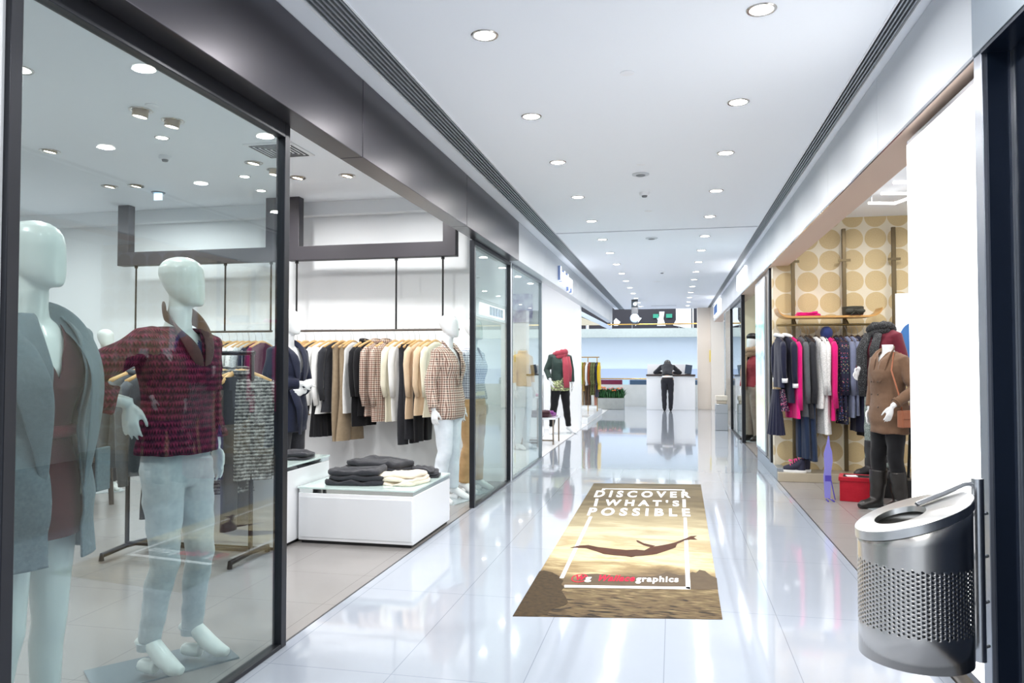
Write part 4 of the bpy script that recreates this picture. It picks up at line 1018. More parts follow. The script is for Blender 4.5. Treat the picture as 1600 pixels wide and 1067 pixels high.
tag(B(-6.0, -5.0, 4.9, 5.35, 0, .40).build('white_pedestal', M_gloss, bevel=.004), 'white box pedestal on the floor behind the grey coat', 'pedestal')
folded('dark folded clothes on the white pedestal', 'trousers', M_char, -5.35, 5.12, .401, .4, .3, .10, 3, 0, 'folded clothes on the pedestal', seed=6)
# ================================================================ RIGHT SHOP
M_navyk = cloth('dark navy jersey', '20223a', '191b30', 40, .35)
M_pink = cloth('hot pink knit', 'e0187c', 'c81068', 60, .5)
M_denim = cloth('indigo denim', '24344f', '1b2740', 90, .4)
M_wgrey = speckle('white grey marl', 'dcdbd9', ['b9b9bb', 'efefef'], 160, .45)
M_bluegrey = cloth('blue grey jersey', '8087a0', '6d748e', 50, .35)
M_dots = speckle('navy floral print', '23243c', ['5f8a78', 'c8607a', 'b9a878', '4f6aa8'], 42, .26)
M_dotbag = speckle('navy pink dot cloth', '2a2440', ['e86a9c', 'f2d9e4'], 70, .34)
M_whitek = cloth('white knit trim', 'ececef', 'dedee2', 60, .5)
t = thing('wall_clothes_rail', 'bronze wall rail with curved wooden shelf on the golden circle wallpaper', 'clothes rail', (1.9, 9.6, 1.85))
for x, zt in ((1.436, RSHOPC - .02), (2.021, 3.02), (2.575, 3.02)):
    MB().box(x - .022, x + .022, 9.70, 9.74, .106, zt).build('pole', M_bronze, t, world=True, bevel=.004)
    MB().box(x - .07, x + .07, 9.69, 9.70, 2.62, 2.65).build('bracket', M_bronze, t, world=True)
for x in (1.436, 2.021): MB().tube([(x, 9.72, 1.93), (x, 9.6, 1.90), (x, 9.5, 1.85)], .010, 8).build('arm', M_bronze, t, world=True)
MB().tube([(1.215, 9.5, 1.85), (2.45, 9.5, 1.85)], .013, 12).build('rail', mat('aged brass rail', '7a6a45', .35, metal=.8), t, world=True, smooth='auto')
prof = bez((1.21, 0, 2.03), (1.23, 0, 1.935), (1.36, 0, 1.93), 6) + [V(2.15, 0, 1.93)] + bez((2.2, 0, 1.93), (2.33, 0, 1.935), (2.36, 0, 2.02), 6)
poly = [(p.x, p.z) for p in prof] + [(p.x, p.z + .022) for p in reversed(prof)]
MB().prism(poly, 9.36, 9.69, 'y').build('shelf', mat('honey wood', 'cfa060', .35, mottle=('bb8a4c', 14)), t, world=True)
folded('bright pink folded top on the curved wooden shelf', 'top', M_pink, 1.57, 9.5, 1.953, .26, .22, .045, 2, 0, None, seed=3, name='folded_pullover')
t = thing('bow_hat', 'dark olive hat with a large bow on the curved wooden shelf', 'hat', (2.06, 9.47, 1.953))
mh = mat('dark olive felt', '34332a', .7)
MB().lathe([(.10, .0), (.115, .02), (.118, .10), (.112, .105)], n=32).build('crown', mh, t, smooth='auto')
MB().lathe([(.09, -.0), (.11, .004)], n=32).build('pink_base', M_pink, t)
for s in (-1, 1): MB().ball((s * .055, -.12, .05), (.055, .02, .032)).xf(Matrix.Translation((0, 0, 0))).build('bow_loop', mh, t, smooth=True)
MB().ball((0, -.13, .05), (.018, .018, .02)).build('bow_knot', mh, t, smooth=True)
for s in (-1, 1): MB().tube([(0, -.13, .05), (s * .03, -.135, .02), (s * .05, -.13, .0)], [.008, .018, .022], 8, flat=.3).build('bow_tail', mh, t, smooth=True)
YW = 9.5
def wx(px): return 1.224 + (px - 1215) * .00713
GW = 'clothes on the wallpaper wall rail'
def w_(px, f, hw, *a, hang=True, **k):
    rz = R(90 + random.uniform(-6, 6) + 12)
    if hang: hanger(wx(px), YW, 1.85, rz, 'dark hanger on the wallpaper wall rail, over the ' + hw, M_dkhang, .17, .008, group='dark hangers of the wall rail')
    return f(*a, loc=(wx(px), YW, 1.85), rz=rz, group=GW, **k)
w_(1217, hung_top, 'left navy jacket', 'navy jacket with white trim at the left end of the wall rail', 'jacket', M_navyk, .74, sl=.44, cuffm=M_whitek, collar=M_whitek, w=.19)
w_(1230, hung_top, 'second navy jacket', 'navy jacket with white trim, second on the wall rail', 'jacket', M_navyk, .92, sl=.5, cuffm=M_whitek, collar=M_whitek, w=.19)
w_(1211, hung_skirt, '', 'navy flared skirt below the first trimmed jacket', M_navyk, 1.3, hang=False, top=-.78, w=.10, flare=.08)
w_(1219, hung_skirt, '', 'small navy pouch with pink dots below the trimmed jackets', M_dotbag, 1.02, hang=False, top=-.78, w=.10, flare=.01, name='pouch', cat='bag')
w_(1238, hung_top, 'left pink cardigan', 'hot pink cardigan left of the grey trousers', 'cardigan', M_pink, 1.10, sl=.78, w=.17, flare=.03)
w_(1252, hung_top, 'charcoal cardigan', 'mid grey cardigan next to the pink cardigan', 'cardigan', M_greycl, 1.08, sl=.7, w=.16)
w_(1260, hung_top, 'grey cardigan', 'charcoal cardigan above the indigo jeans', 'cardigan', M_char, 1.10, sl=.7, w=.16)
w_(1253, hung_trousers, '', 'indigo jeans hanging below the grey cardigans, left pair', M_denim, 1.55, hang=False, top=-.9, w=.13)
w_(1265, hung_trousers, 'indigo jeans', 'indigo jeans hanging full length, right pair', M_denim, 1.58, w=.13)
w_(1275, hung_top, 'long marl sweater', 'white grey marl sweater, left of two', 'sweater', M_wgrey, .98, sl=.6, w=.18, th=.055)
w_(1286, hung_top, 'knotted marl sweater', 'white grey marl sweater with long hem, right of two', 'sweater', M_wgrey, 1.28, sl=.6, w=.17, th=.055)
w_(1296, hung_top, 'pink hoodie', 'hot pink hoodie with blue hood on the wall rail', 'hoodie', M_pink, 1.12, sl=.75, w=.17, hood=cloth('blue hood cloth', '2c3a6e', '233062', 40, .3), flare=.03)
w_(1307, hung_top, 'floral navy top', 'navy floral print top, left of the two prints', 'top', M_dots, 1.12, sl=.6, w=.15)
w_(1314, hung_top, 'right floral navy top', 'navy floral print top, right of the two prints', 'top', M_dots, 1.16, sl=.6, w=.15)
w_(1323, hung_top, 'left blue grey top', 'blue grey jersey top, left of two', 'top', M_bluegrey, 1.08, sl=.6, w=.16)
w_(1331, hung_top, 'right blue grey top', 'blue grey jersey top, right of two', 'top', M_bluegrey, 1.06, sl=.6, w=.16)
w_(1340, hung_top, 'navy cardigan', 'plain navy cardigan beside the blue grey tops', 'cardigan', M_navyk, 1.25, sl=.6, w=.16)
w_(1349, hung_top, 'black cardigan', 'black cardigan at the right end of the wall rail', 'cardigan', M_blackc, 1.3, sl=.6, w=.16)
# high top sneakers
def sneaker(label, x, y, rz):
    t = thing('high_top_sneaker', label, 'sneaker', (x, y, .106), rz, 'sneakers on the stone step')
    e = sell(28, 2.4)
    MB().loft([[(.135 * c * f, .045 * s * f, z) for c, s in e] for z, f in ((0, .97), (.022, 1.0), (.028, .98))]).build('sole', mat('white rubber', 'ececec', .5), t, smooth='auto')
    up = MB().tube([(-.125, 0, .038), (-.09, 0, .045), (-.03, 0, .058), (.03, 0, .085), (.065, 0, .12), (.08, 0, .150)], [.026, .036, .042, .048, .045, .042], 16, flat=1.0)
    up.rings_z([(.025, .05, .040, .072, 0), (.08, .052, .040, .072, 0), (.155, .048, .038, .078, 0)], 18)
    blob(up, 'upper', mat('navy canvas', '22223a', .6), t, .006, 3)
    for i in range(5):
        x0 = -.045 + i * .024; z0 = .100 + i * .017
        MB().tube([(x0, -.036, z0 - .016), (x0 - .004, 0, z0 + .006), (x0, .036, z0 - .016)], .005, 6).build('lace', mat('pink lace', 'e8508f', .6), t)
    for s in (-1, 1): MB().ball((-.045, s * .02, .135), (.022, .008, .012)).build('lace_bow', MATS['pink lace'], t, smooth=True)
    return t
sneaker('navy high top sneaker with pink laces, front one on the stone step', 1.40, 9.50, R(-8)); sneaker('navy high top sneaker with pink laces, back one on the stone step', 1.47, 9.60, R(-22))
# purple stand
t = thing('acrylic_stand', 'slim translucent purple cut-out stand on the shop floor left of the red box', 'display stand', (1.53, 8.2, 0))
mp = mat('purple acrylic', '8d8ae0', .15, alpha=.72, coat=.3)
MB().prism([(-.035, .03), (.02, .03), (.03, .3), (.045, .40), (.04, .50), (.022, .56), (.014, .66), (.004, .66), (-.012, .58), (-.04, .48), (-.035, .33), (-.045, .25)], -.004, .004, 'y').build('panel', mp, t, bevel=.001)
MB().box(-.03, .03, -.006, .006, .20, .26).build('band', mat('deep purple acrylic', '4b3fa8', .2), t)
for a, b in (((.0, .03), (.05, .0)), ((.02, .25), (.06, .02))): MB().tube([(a[0], 0, a[1]), (b[0], -.02, b[1])], .005, 6).build('strut', MATS['deep purple acrylic'], t)
for x in (-.01, .045): MB().tube([(x, -.05, .006), (x, .05, .006)], .008, 8).build('foot', MATS['deep purple acrylic'], t)
# red box
t = thing('red_box', 'open red glitter box between the boots of the brown coat mannequin', 'box', (1.84, 8.19, 0), R(-13.5))
mr_ = cloth('red glitter', 'c4122c', '8f0c1f', 160, .5, rough=.5)
MB().box(-.20, .20, -.0, .26, 0, .235).box(-.17, .17, .03, .23, .02, .2).build('body', mr_, t, bevel=.004)
f = MB().box(-.21, .21, -.01, .02, .205, .245).box(-.21, .21, .24, .27, .205, .245).box(-.21, -.17, .02, .24, .205, .245).box(.17, .21, .02, .24, .205, .245)
f.build('rim', mr_, t, bevel=.003)
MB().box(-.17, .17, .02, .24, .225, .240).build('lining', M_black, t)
tag(MB().box(1.72, 1.82, 8.24, 8.33, .246, .252).build('price_card', M_white), 'small white card lying on the open red box', 'card')
# mannequins of the right shop
M_taupecoat = cloth('taupe trench cloth', '765b48', '624a39', 25, .4)
M_boot = mat('black boot leather', '23201f', .35, noise_bump=(60, .25, .004))
M_mask = lambda *a: None
armsR = {-1: (V(-.22, .03, 1.17), V(-.20, -.04, .95), V(0, -.1, -1), V(1, 0, 0)), 1: (V(.27, .03, 1.15), V(.235, -.19, 1.0), V(-.05, -.35, -1), V(-1, 0, 0))}
def boots(t, S, legs, m, h=.30):
    for s in (-1, 1):
        k, an, f = legs[s]; f = Vector(f).normalized(); b = MB()
        b.tube([an.lerp(k, h / .4 * .95) + V(0, .006, .0), an.lerp(k, .35) + V(0, .008, 0), an + V(0, 0, .02), an + V(0, 0, -.035)], [.079, .075, .064, .056], 18)
        def fp(u, z): return V(an.x, an.y, an.z - .10) + f * u + V(0, 0, z)
        b.tube([fp(-.045, .055), fp(-.01, .06), fp(.05, .06), fp(.10, .045), fp(.155, .036), fp(.20, .026)], [.046, .052, .052, .048, .044, .026], 16, flat=.95)
        b.tube([fp(-.05, .022), fp(.0, .020), fp(.1, .016), fp(.2, .014)], [.040, .040, .046, .026], 12, flat=.5)
        blob(scaled(b, S), 'boot', m, t, .008, 3, (.003, 30, 20), seed=s + 2)
        MB().tube([Vector((an.x + .055 * math.cos(a), an.y + .055 * math.sin(a), an.z + .0)) * S for a in [2 * math.pi * i / 20 for i in range(20)]], .007, 6, closed=True, up=(0, 0, 1)).build('boot_strap', M_boot, t, smooth=True)
legsR = {-1: (V(-.09, -.05, .48), V(-.10, -.06, .10), V(-.1, -1, 0)), 1: (V(.085, -.01, .48), V(.10, .02, .10), V(.05, -1, 0))}
def r1x(t, S):
    lapels(M_taupecoat, 1.20, .085, 1.50, -.130, .04)(t, S)
    boots(t, S, legsR, M_boot)
    for i, (x, z) in enumerate(((-.05, 1.22), (-.05, 1.10), (.03, 1.22), (.03, 1.10), (.03, .98))):
        MB().ball((x * S, -.158 * S, z * S), (.010, .005, .010), 10, 6).build('button', mat('horn button', '4a382c', .3), t, smooth=True)
    e, w = armsR[1][0], armsR[1][1]; c = e.lerp(w, .78) * S
    dd = (w - e).normalized()
    MB().tube([c - dd * .014, c + dd * .014], .052, 14).build('cuff_strap', cloth('trench cuff', '6a503c', '5b4433', 25, .3), t, smooth='auto')
dressed('headless white mannequin in a taupe trench coat and black boots right of the red box', (2.02, 7.86), R(-60), 1.0, armsR, legsR, head=False, top=('coat', M_taupecoat, dict(ease=.032, hem=.73, flare=.06, cuff=.9, sleeve=.056), vcut(1.40, .5)),
        pants=(M_blackc, dict(ease=.012, hem=.03)), extras=r1x, base=True)
t = thing('handbag', 'small brown woven shoulder bag hanging on the taupe trench coat', 'bag', (2.02, 7.86, 0), R(-60))
mbag = cloth('tan woven leather', 'a5674a', '8a5138', 120, .6, fine=300, rough=.5)
mb = MB().box(.215, .285, -.12, .10, .80, .96); mb.build('body', mbag, t, bevel=.012, seg=3)
MB().box(.284, .292, -.115, .095, .88, .962).build('flap', mbag, t, bevel=.006)
MB().tube([V(.25, .07, .95), V(.245, .06, 1.15), V(.20, .045, 1.36), V(.135, .02, 1.49), V(.10, -.03, 1.50), V(.16, -.12, 1.33), V(.235, -.115, 1.12), V(.25, -.09, .95)], .008, 8, flat=.5).build('strap', mbag, t, smooth=True)
tag(B(1.93, 2.42, 8.50, 8.90, 0, .19).build('black_platform', M_black, bevel=.004), 'low black platform behind the red box', 'platform')
M_maroonj = cloth('maroon jacket cloth', '6d2433', '5a1c2a', 30, .45)
M_fur = speckle('black grey fur', '1c1c1e', ['5c5d60', '333336'], 140, .45)
def r2x(t, S):
    boots(t, S, legsR, mat('worn black boot', '2a282b', .45))
    sc = scarf_mb(.045, .085, 1.47, [([V(-.06, -.12, 1.46), V(-.10, -.17, 1.30), V(-.11, -.16, 1.05), V(-.11, -.15, .82)], [.05, .07, .065, .05]), ([V(.07, -.12, 1.46), V(.06, -.17, 1.30), V(.05, -.16, 1.10)], [.05, .06, .05])])
    scaled(sc, S).build('fur_scarf', M_fur, t, smooth=True)
dressed('headless white mannequin in maroon jacket and black fur scarf behind the trench coat', (2.17, 8.66), R(-58), 1.04, {-1: (V(-.23, .02, 1.18), V(-.12, -.19, 1.10), V(.2, -.6, -.6), V(1, 0, 0)), 1: (V(.23, .03, 1.17), V(.2, -.06, .95), V(0, 0, -1), V(-1, 0, 0))}, legsR, head=False,
        top=('jacket', M_maroonj, dict(ease=.034, hem=.92, flare=.05, cuff=.85, sleeve=.060), vcut(1.40, .3)), pants=(speckle('grey print', '7a8480', ['59625f', 'a3aaa6'], 70, .4), dict(ease=.018, hem=.04, rk=1.05)), extras=r2x, z=.191, base=False)
t = thing('display_easel', 'white panel with a blue disc on a black easel beside the light box', 'easel', (2.52, 8.95, 0))
MB().box(2.385, 2.80, 8.95, 8.97, 1.15, 2.16).build('panel', M_white, t, world=True)
MB().prism([(2.56 + .15 * math.cos(a), 1.62 + .22 * math.sin(a)) for a in [2 * math.pi * i / 32 for i in range(32)]], 8.94, 8.95, 'y').build('disc', mat('blue disc', '3f74b4', .4), t, world=True)
for a, b in (((2.42, 8.97, 1.2), (2.38, 8.75, 0)), ((2.72, 8.97, 1.2), (2.80, 8.75, 0)), ((2.58, 8.98, 1.9), (2.58, 9.3, 0))): MB().tube([a, b], .016, 8).build('leg', M_black, t, world=True)
hung = None
dressed('headless mannequin in a plum coat, mostly hidden by the light box', (2.44, 8.0), R(-70), 1.0, head=False, top=('coat', cloth('plum coat', '5a1a2c', '481424', 30, .4), dict(ease=.034, hem=.72, flare=.06), vcut(1.4, .3)), pants=(M_blackc, dict()), hands=False)
# pink coat mannequin further on
def r3x(t, S):
    scaled(scarf_mb(.055, .09, 1.50, [([V(-.04, -.13, 1.46), V(-.05, -.17, 1.2), V(-.05, -.16, .88)], [.05, .07, .06])]), S).build('fur_scarf', cloth('camel fur', 'b59a80', '8a6f58', 70, .8), t, smooth=True)
    boots(t, S, LEG0, M_boot)
    MB().ball((0, 0, 1.80 * S), (.10, .11, .07), 18, 10).build('hat', M_black, t, smooth=True)
dressed('mannequin with black hat, dusty red coat and camel fur scarf beyond the lit poster', (1.40, 14.25), R(-50), 1.04, top=('coat', cloth('dusty red cloth', 'a3444c', '8b3840', 25, .4), dict(ease=.03, hem=.93), vcut(1.4, .3)), pants=(cloth('beige grey skirt', '9b8d80', '85786d', 30, .4), dict(ease=.03)), extras=r3x)

# ================================================================ BIN BY THE PILLAR
t = thing('waste_bin', 'brushed steel wall-mounted waste bin with slanted lid and punched holes', 'waste bin', (.862, 3.05, .328))
bc = (0, 0); br = .19; zb, zp0, zp1 = 0, .115, .355
def ztop(x): return .527 + .36 * x
n = 76
def brushed(name='brushed bin steel'):
    q = NT(name); q.b.inputs['Metallic'].default_value = 1; q.b.inputs['Base Color'].default_value = lin('c9c6c2'); q.b.inputs['Roughness'].default_value = .24
    
    x, y, z = q.xyz(); c = q.n('CombineXYZ'); q.l(q.math('MULTIPLY', x, 3), c.inputs[0]); q.l(q.math('MULTIPLY', y, 3), c.inputs[1]); q.l(q.math('MULTIPLY', z, 260), c.inputs[2])
    nz = q.n('TexNoise'); nz.inputs['Scale'].default_value = 1; nz.inputs['Detail'].default_value = 3; q.l(c.outputs[0], nz.inputs['Vector'])
    q.bump(nz.outputs[0], .03, .001); MATS[name] = q.m; return q.m
M_bin = brushed()
def ring(fz, r=br, m=n): return [(r * math.cos(2 * math.pi * i / m), r * math.sin(2 * math.pi * i / m), fz(r * math.cos(2 * math.pi * i / m))) for i in range(m)]
mb = MB().loft([ring(lambda x: zb), ring(lambda x: zp0)], False).loft([ring(lambda x: zp1), ring(lambda x: (zp1 + ztop(x)) / 2), ring(lambda x: ztop(x) - .01)], False)
rows = 15; ph = (zp1 - zp0) / (rows + .5); cw = 2 * math.pi / n
for j in range(n):
    a0, a1 = j * cw, (j + 1) * cw; off = ph / 2 if j % 2 else 0
    def P(a, z): return (br * math.cos(a), br * math.sin(a), z)
    if off: mb.add([P(a0, zp0), P(a1, zp0), P(a1, zp0 + off), P(a0, zp0 + off)], [(0, 1, 2, 3)])
    else: mb.add([P(a0, zp1 - ph / 2), P(a1, zp1 - ph / 2), P(a1, zp1), P(a0, zp1)], [(0, 1, 2, 3)])
    for i in range(rows):
        z0 = zp0 + off + i * ph; z1 = z0 + ph; ca, czz = (a0 + a1) / 2, (z0 + z1) / 2; rh = .0043
        outer = [P(a0, z0), P(ca, z0), P(a1, z0), P(a1, czz), P(a1, z1), P(ca, z1), P(a0, z1), P(a0, czz)]
        inner = [P(ca + rh / br * math.cos(q), czz + rh * math.sin(q)) for q in [math.radians(225 + 45 * k) for k in range(8)]]
        mb.add(outer + inner, [(k, (k + 1) % 8, 8 + (k + 1) % 8, 8 + k) for k in range(8)])
o = mb.build('body', M_bin, t)
bm = bmesh.new(); bm.from_mesh(o.data); bmesh.ops.remove_doubles(bm, verts=bm.verts, dist=1e-5); bmesh.ops.recalc_face_normals(bm, faces=bm.faces); bm.to_mesh(o.data); bm.free()
o.data.polygons.foreach_set('use_smooth', [True] * len(o.data.polygons))
md = o.modifiers.new('thick', 'SOLIDIFY'); md.thickness = .0015; md.offset = -1
MB().rings_z([(.0, .189, .189), (.004, .189, .189)], 64, 2).build('floor_plate', M_bin, t)
MB().loft([[(.17 * math.cos(2 * math.pi * i / 48), .17 * math.sin(2 * math.pi * i / 48), z) for i in range(48)] for z in (.01, .43)], False).build('liner', mat('grey liner', '77797d', .5, metal=.3), t, smooth=True)
# lid with oval mouth
m = 64
def el(i, rx, ry, ox): a = 2 * math.pi * i / m; return ox + rx * math.cos(a), ry * math.sin(a)
def lr(rx, ry, ox, dz): return [(*el(i, rx, ry, ox), ztop(el(i, rx, ry, ox)[0]) + dz) for i in range(m)]
MB().loft([lr(.196, .196, 0, -.035), lr(.197, .197, 0, -.003), lr(.193, .193, 0, .0), lr(.085, .098, -.045, .0), lr(.082, .095, -.045, -.02)], False).build('lid', mat('brushed lid steel', 'cfd0d0', .3, metal=1), t, smooth='auto')
MB().tube([(.02, .03, ztop(.02) + .012), (.12, .06, ztop(.12) + .012), (.20, .085, ztop(.2) + .016), (.248, .09, ztop(.22) + .016)], .014, 4, flat=.7).build('hinge_bar', M_steel, t, bevel=.002)
MB().tube([(.248, .09, -.035), (.248, .09, .64)], .021, 20).build('mounting_pole', M_steel, t, smooth='auto')
for z in (.0, .165, .335, .495): MB().tube([(.18, .075, z + .01), (.248, .09, z + .01), (.292, .13, z + .01)], .007, 8).build('peg', M_steel, t, smooth='auto')
t = thing('waste_bin', 'small square steel bin standing far down by the right shop front', 'waste bin', (.975, 16.35, 0))
MB().box(-.125, .125, -.12, .12, 0, .55).build('body', M_steel, t, bevel=.008); MB().box(-.128, .128, -.124, .124, .35, .36).build('seam', M_frameg, t)
MB().box(-.10, .10, -.1, .1, .55, .62).build('mouth', mat('beige bin top', 'cdbfae', .5), t, bevel=.01); MB().box(-.12, .12, -.12, .12, .62, .72).build('top', mat('pale bin lid', 'ddd4c8', .5), t, bevel=.01)

# ================================================================ FLOOR GRAPHIC
t = thing('floor_graphic', 'sepia printed floor sticker with a leaping diver over the sea and white lettering', 'floor sticker', (-.3, 6.5, 0))
Q = dict(BL=(-.876, 4.123), BR=(.255, 4.311), TL=(-.912, 8.838), TR=(.302, 9.003))
def flatmesh(name, poly, m, z, z0=None): return MB().prism(poly, z - .0006 if z0 is None else z0, z).build(name, m, t, world=True)
q = NT('sepia sky print'); x, y, z = q.xyz()      # local y runs from the sea end to the far end
mp_ = q.n('Mapping'); mp_.inputs['Scale'].default_value = (1.1, 2.6, 1); q.l(q.coord(), mp_.inputs[0])
nz = q.n('TexNoise'); nz.inputs['Scale'].default_value = 1.5; nz.inputs['Detail'].default_value = 9; nz.inputs['Roughness'].default_value = .58; nz.inputs['Distortion'].default_value = .4; q.l(mp_.outputs[0], nz.inputs['Vector'])
rp = q.n('ValToRGB'); cr = rp.color_ramp
v = q.math('MULTIPLY_ADD', y, 1 / 4.88, .5 - (6.563 - 6.5) / 4.88)
side = q.math('MULTIPLY', q.math('POWER', q.math('MULTIPLY', x, 1.5), 2), .15)
v2 = q.math('ADD', v, q.math('MULTIPLY_ADD', nz.outputs[0], .42, -.21)); q.l(v2, rp.inputs[0])
cr.elements[0].position = 0; cr.elements[0].color = lin((.33, .28, .20)); cr.elements[1].position = 1; cr.elements[1].color = lin((.32, .28, .21))
for p, c in ((.12, (.36, .31, .23)), (.17, (.42, .35, .26)), (.23, (.59, .51, .37)), (.29, (.87, .81, .64)), (.36, (.69, .62, .48)), (.43, (.82, .77, .65)), (.52, (.66, .61, .49)), (.62, (.56, .51, .40)), (.72, (.42, .37, .27)), (.80, (.36, .31, .23)), (.88, (.45, .40, .30))):
    e_ = cr.elements.new(p); e_.color = lin(c)
c2 = q.mix(side, rp.outputs[0], lin((.28, .24, .17)))
q.l(c2, q.b.inputs['Base Color']); q.b.inputs['Roughness'].default_value = .6; q.b.inputs['Specular IOR Level'].default_value = .12
flatmesh('sky_print', [Q['BL'], Q['BR'], Q['TR'], Q['TL']], q.m, .0016, 0)
q = NT('sepia sea print'); x, y, z = q.xyz()
mp_ = q.n('Mapping'); mp_.inputs['Scale'].default_value = (6, 22, 1); q.l(q.coord(), mp_.inputs[0])
nz = q.n('TexNoise'); nz.inputs['Scale'].default_value = 1.6; nz.inputs['Detail'].default_value = 6; nz.inputs['Distortion'].default_value = .6; q.l(mp_.outputs[0], nz.inputs['Vector'])
rp = q.n('ValToRGB'); cr = rp.color_ramp; q.l(q.math('ADD', nz.outputs[0], q.math('MULTIPLY_ADD', y, .22, .44)), rp.inputs[0])
cr.elements[0].position = .36; cr.elements[0].color = lin((.14, .11, .07)); cr.elements[1].position = .70; cr.elements[1].color = lin((.56, .49, .36))
e_ = cr.elements.new(.45); e_.color = lin((.37, .30, .21)); e_ = cr.elements.new(.58); e_.color = lin((.42, .36, .25))
q.l(rp.outputs[0], q.b.inputs['Base Color']); q.b.inputs['Roughness'].default_value = .6; q.b.inputs['Specular IOR Level'].default_value = .12
flatmesh('sea_print', [(-.8765, 4.123), (.255, 4.311), (.2605, 4.862), (-.8815, 4.642)], q.m, .0022)
flatmesh('cloud_print', [(-.60, 4.715), (.262, 4.862), (.268, 5.12), (.235, 5.17), (.20, 5.28), (.165, 5.30), (.14, 5.22), (.115, 5.24), (.08, 5.16), (.03, 5.14), (-.05, 5.20), (-.11, 5.10), (-.2, 5.06), (-.35, 5.04), (-.5, 5.06), (-.6, 5.03)], mat('cloud bank print', (.30, .25, .20), .6, spec=.12, mottle=((.40, .34, .26), 14)), .0022)
rock = [(-.887, 5.038), (-.86, 5.06), (-.835, 5.049), (-.80, 5.03), (-.773, 4.992), (-.74, 4.95), (-.718, 4.884), (-.698, 4.856), (-.70, 4.77), (-.673, 4.718), (-.68, 4.64), (-.655, 4.572), (-.63, 4.50), (-.607, 4.414), (-.627, 4.343), (-.67, 4.30), (-.695, 4.252), (-.69, 4.19), (-.74, 4.146), (-.8765, 4.123)]
flatmesh('rock_print', rock, mat('rock print', (.08, .06, .04), .6, spec=.12, mottle=((.33, .26, .16), 34)), .0028)
M_print = mat('white print', 'ffffff', .6, spec=.12)
for k, pl in enumerate(([(-.731, 4.905), (-.705, 4.91), (-.728, 6.915), (-.758, 6.909)], [(.068, 4.845), (.096, 4.833), (.11, 7.042), (.082, 7.036)], [(-.672, 4.712), (.094, 4.833), (.095, 4.882), (-.679, 4.76)],
                        [(-.777, 8.442), (.116, 8.54), (.116, 8.596), (-.781, 8.482)], [(-.777, 8.366), (-.746, 8.373), (-.745, 8.442), (-.781, 8.442)], [(.089, 8.46), (.115, 8.465), (.116, 8.56), (.089, 8.56)],
                        [(-.768, 7.415), (-.74, 7.42), (-.762, 7.839), (-.791, 7.833)], [(.081, 7.543), (.111, 7.549), (.115, 7.984), (.083, 7.977)])):
    flatmesh('frame_line', pl, M_print, .003)
M_skin_p = mat('bronze skin print', '5c3219', .6, spec=.12, mottle=('2e180c', 10))
flatmesh('diver_print', [(-.772, 5.715), (-.724, 5.794), (-.646, 5.834), (-.569, 5.786), (-.447, 5.753), (-.35, 5.738), (-.282, 5.766), (-.218, 5.757), (-.174, 5.87), (-.11, 5.925), (-.046, 5.991), (.008, 6.06), (.087, 6.214), (.128, 6.3), (.18, 6.331), (.151, 6.258), (.178, 6.189), (.126, 6.187), (.075, 6.132), (.021, 6.015), (.008, 5.895), (-.034, 5.819), (-.127, 5.669), (-.218, 5.599), (-.273, 5.574), (-.302, 5.535), (-.35, 5.558), (-.433, 5.569), (-.508, 5.587), (-.555, 5.642), (-.651, 5.732), (-.716, 5.727)][::-1], M_skin_p, .0036)
flatmesh('diver_arm_print', [(-.174, 5.861), (-.229, 5.914), (-.283, 6.007), (-.295, 6.063), (-.28, 6.066), (-.232, 5.98), (-.143, 5.914)][::-1], M_skin_p, .0036)
flatmesh('shorts_print', [(-.322, 5.713), (-.277, 5.767), (-.218, 5.744), (-.218, 5.607), (-.273, 5.574), (-.302, 5.535), (-.332, 5.604)][::-1], mat('dark shorts print', '4a2c1c', .6, spec=.12), .0042)
def lettering(name, txt, TL, TR, BL, BR, m, z=.0036, bold=.02, space=1.15, italic=0.0):
    mb = text_mb(txt, bold, 1, 1, space, 0, italic)
    xs = [v[0] for v in mb.v]; ys = [v[1] for v in mb.v]
    x0, x1 = min(xs), max(xs); y0, y1 = min(ys), max(ys)
    if any(c in txt for c in 'gpqy') and txt not in 'g': y0 = min(ys) * .98
    out = []
    for x, y, _ in mb.v:
        u = (x - x0) / (x1 - x0); w = (y - y0) / (y1 - y0)
        X = (BL[0] * (1 - u) + BR[0] * u) * (1 - w) + (TL[0] * (1 - u) + TR[0] * u) * w
        Y = (BL[1] * (1 - u) + BR[1] * u) * (1 - w) + (TL[1] * (1 - u) + TR[1] * u) * w
        out.append((X, Y, z))
    mb.v = out; return mb.build(name, m, t, world=True)
lettering('lettering', 'DISCOVER', (-.831, 8.336), (.171, 8.455), (-.819, 7.912), (.167, 8.08), M_print, bold=.038, space=1.6)
lettering('lettering', "WHAT'S", (-.683, 7.814), (.049, 7.904), (-.674, 7.457), (.049, 7.574), M_print, bold=.038, space=1.6)
lettering('lettering', 'POSSIBLE', (-.797, 7.333), (.145, 7.483), (-.784, 6.95), (.146, 7.102), M_print, bold=.038, space=1.6)
M_redp = mat('red print', 'd8163c', .6, spec=.12)
lettering('logo_name', 'Wallace', (-.483, 5.032), (-.251, 5.072), (-.489, 4.885), (-.252, 4.928), M_redp, bold=.04, space=1.15, italic=.15)
lettering('logo_name', 'graphics', (-.245, 5.058), (.027, 5.106), (-.244, 4.882), (.023, 4.930), M_print, bold=.035, space=1.15)
lettering('logo_letter', 'W', (-.633, 4.992), (-.563, 5.003), (-.622, 4.871), (-.568, 4.881), M_redp, .0042, .04, 1, .15)
lettering('logo_letter', 'g', (-.568, 4.96), (-.529, 4.968), (-.564, 4.842), (-.522, 4.851), M_print, .0048, .03, 1)
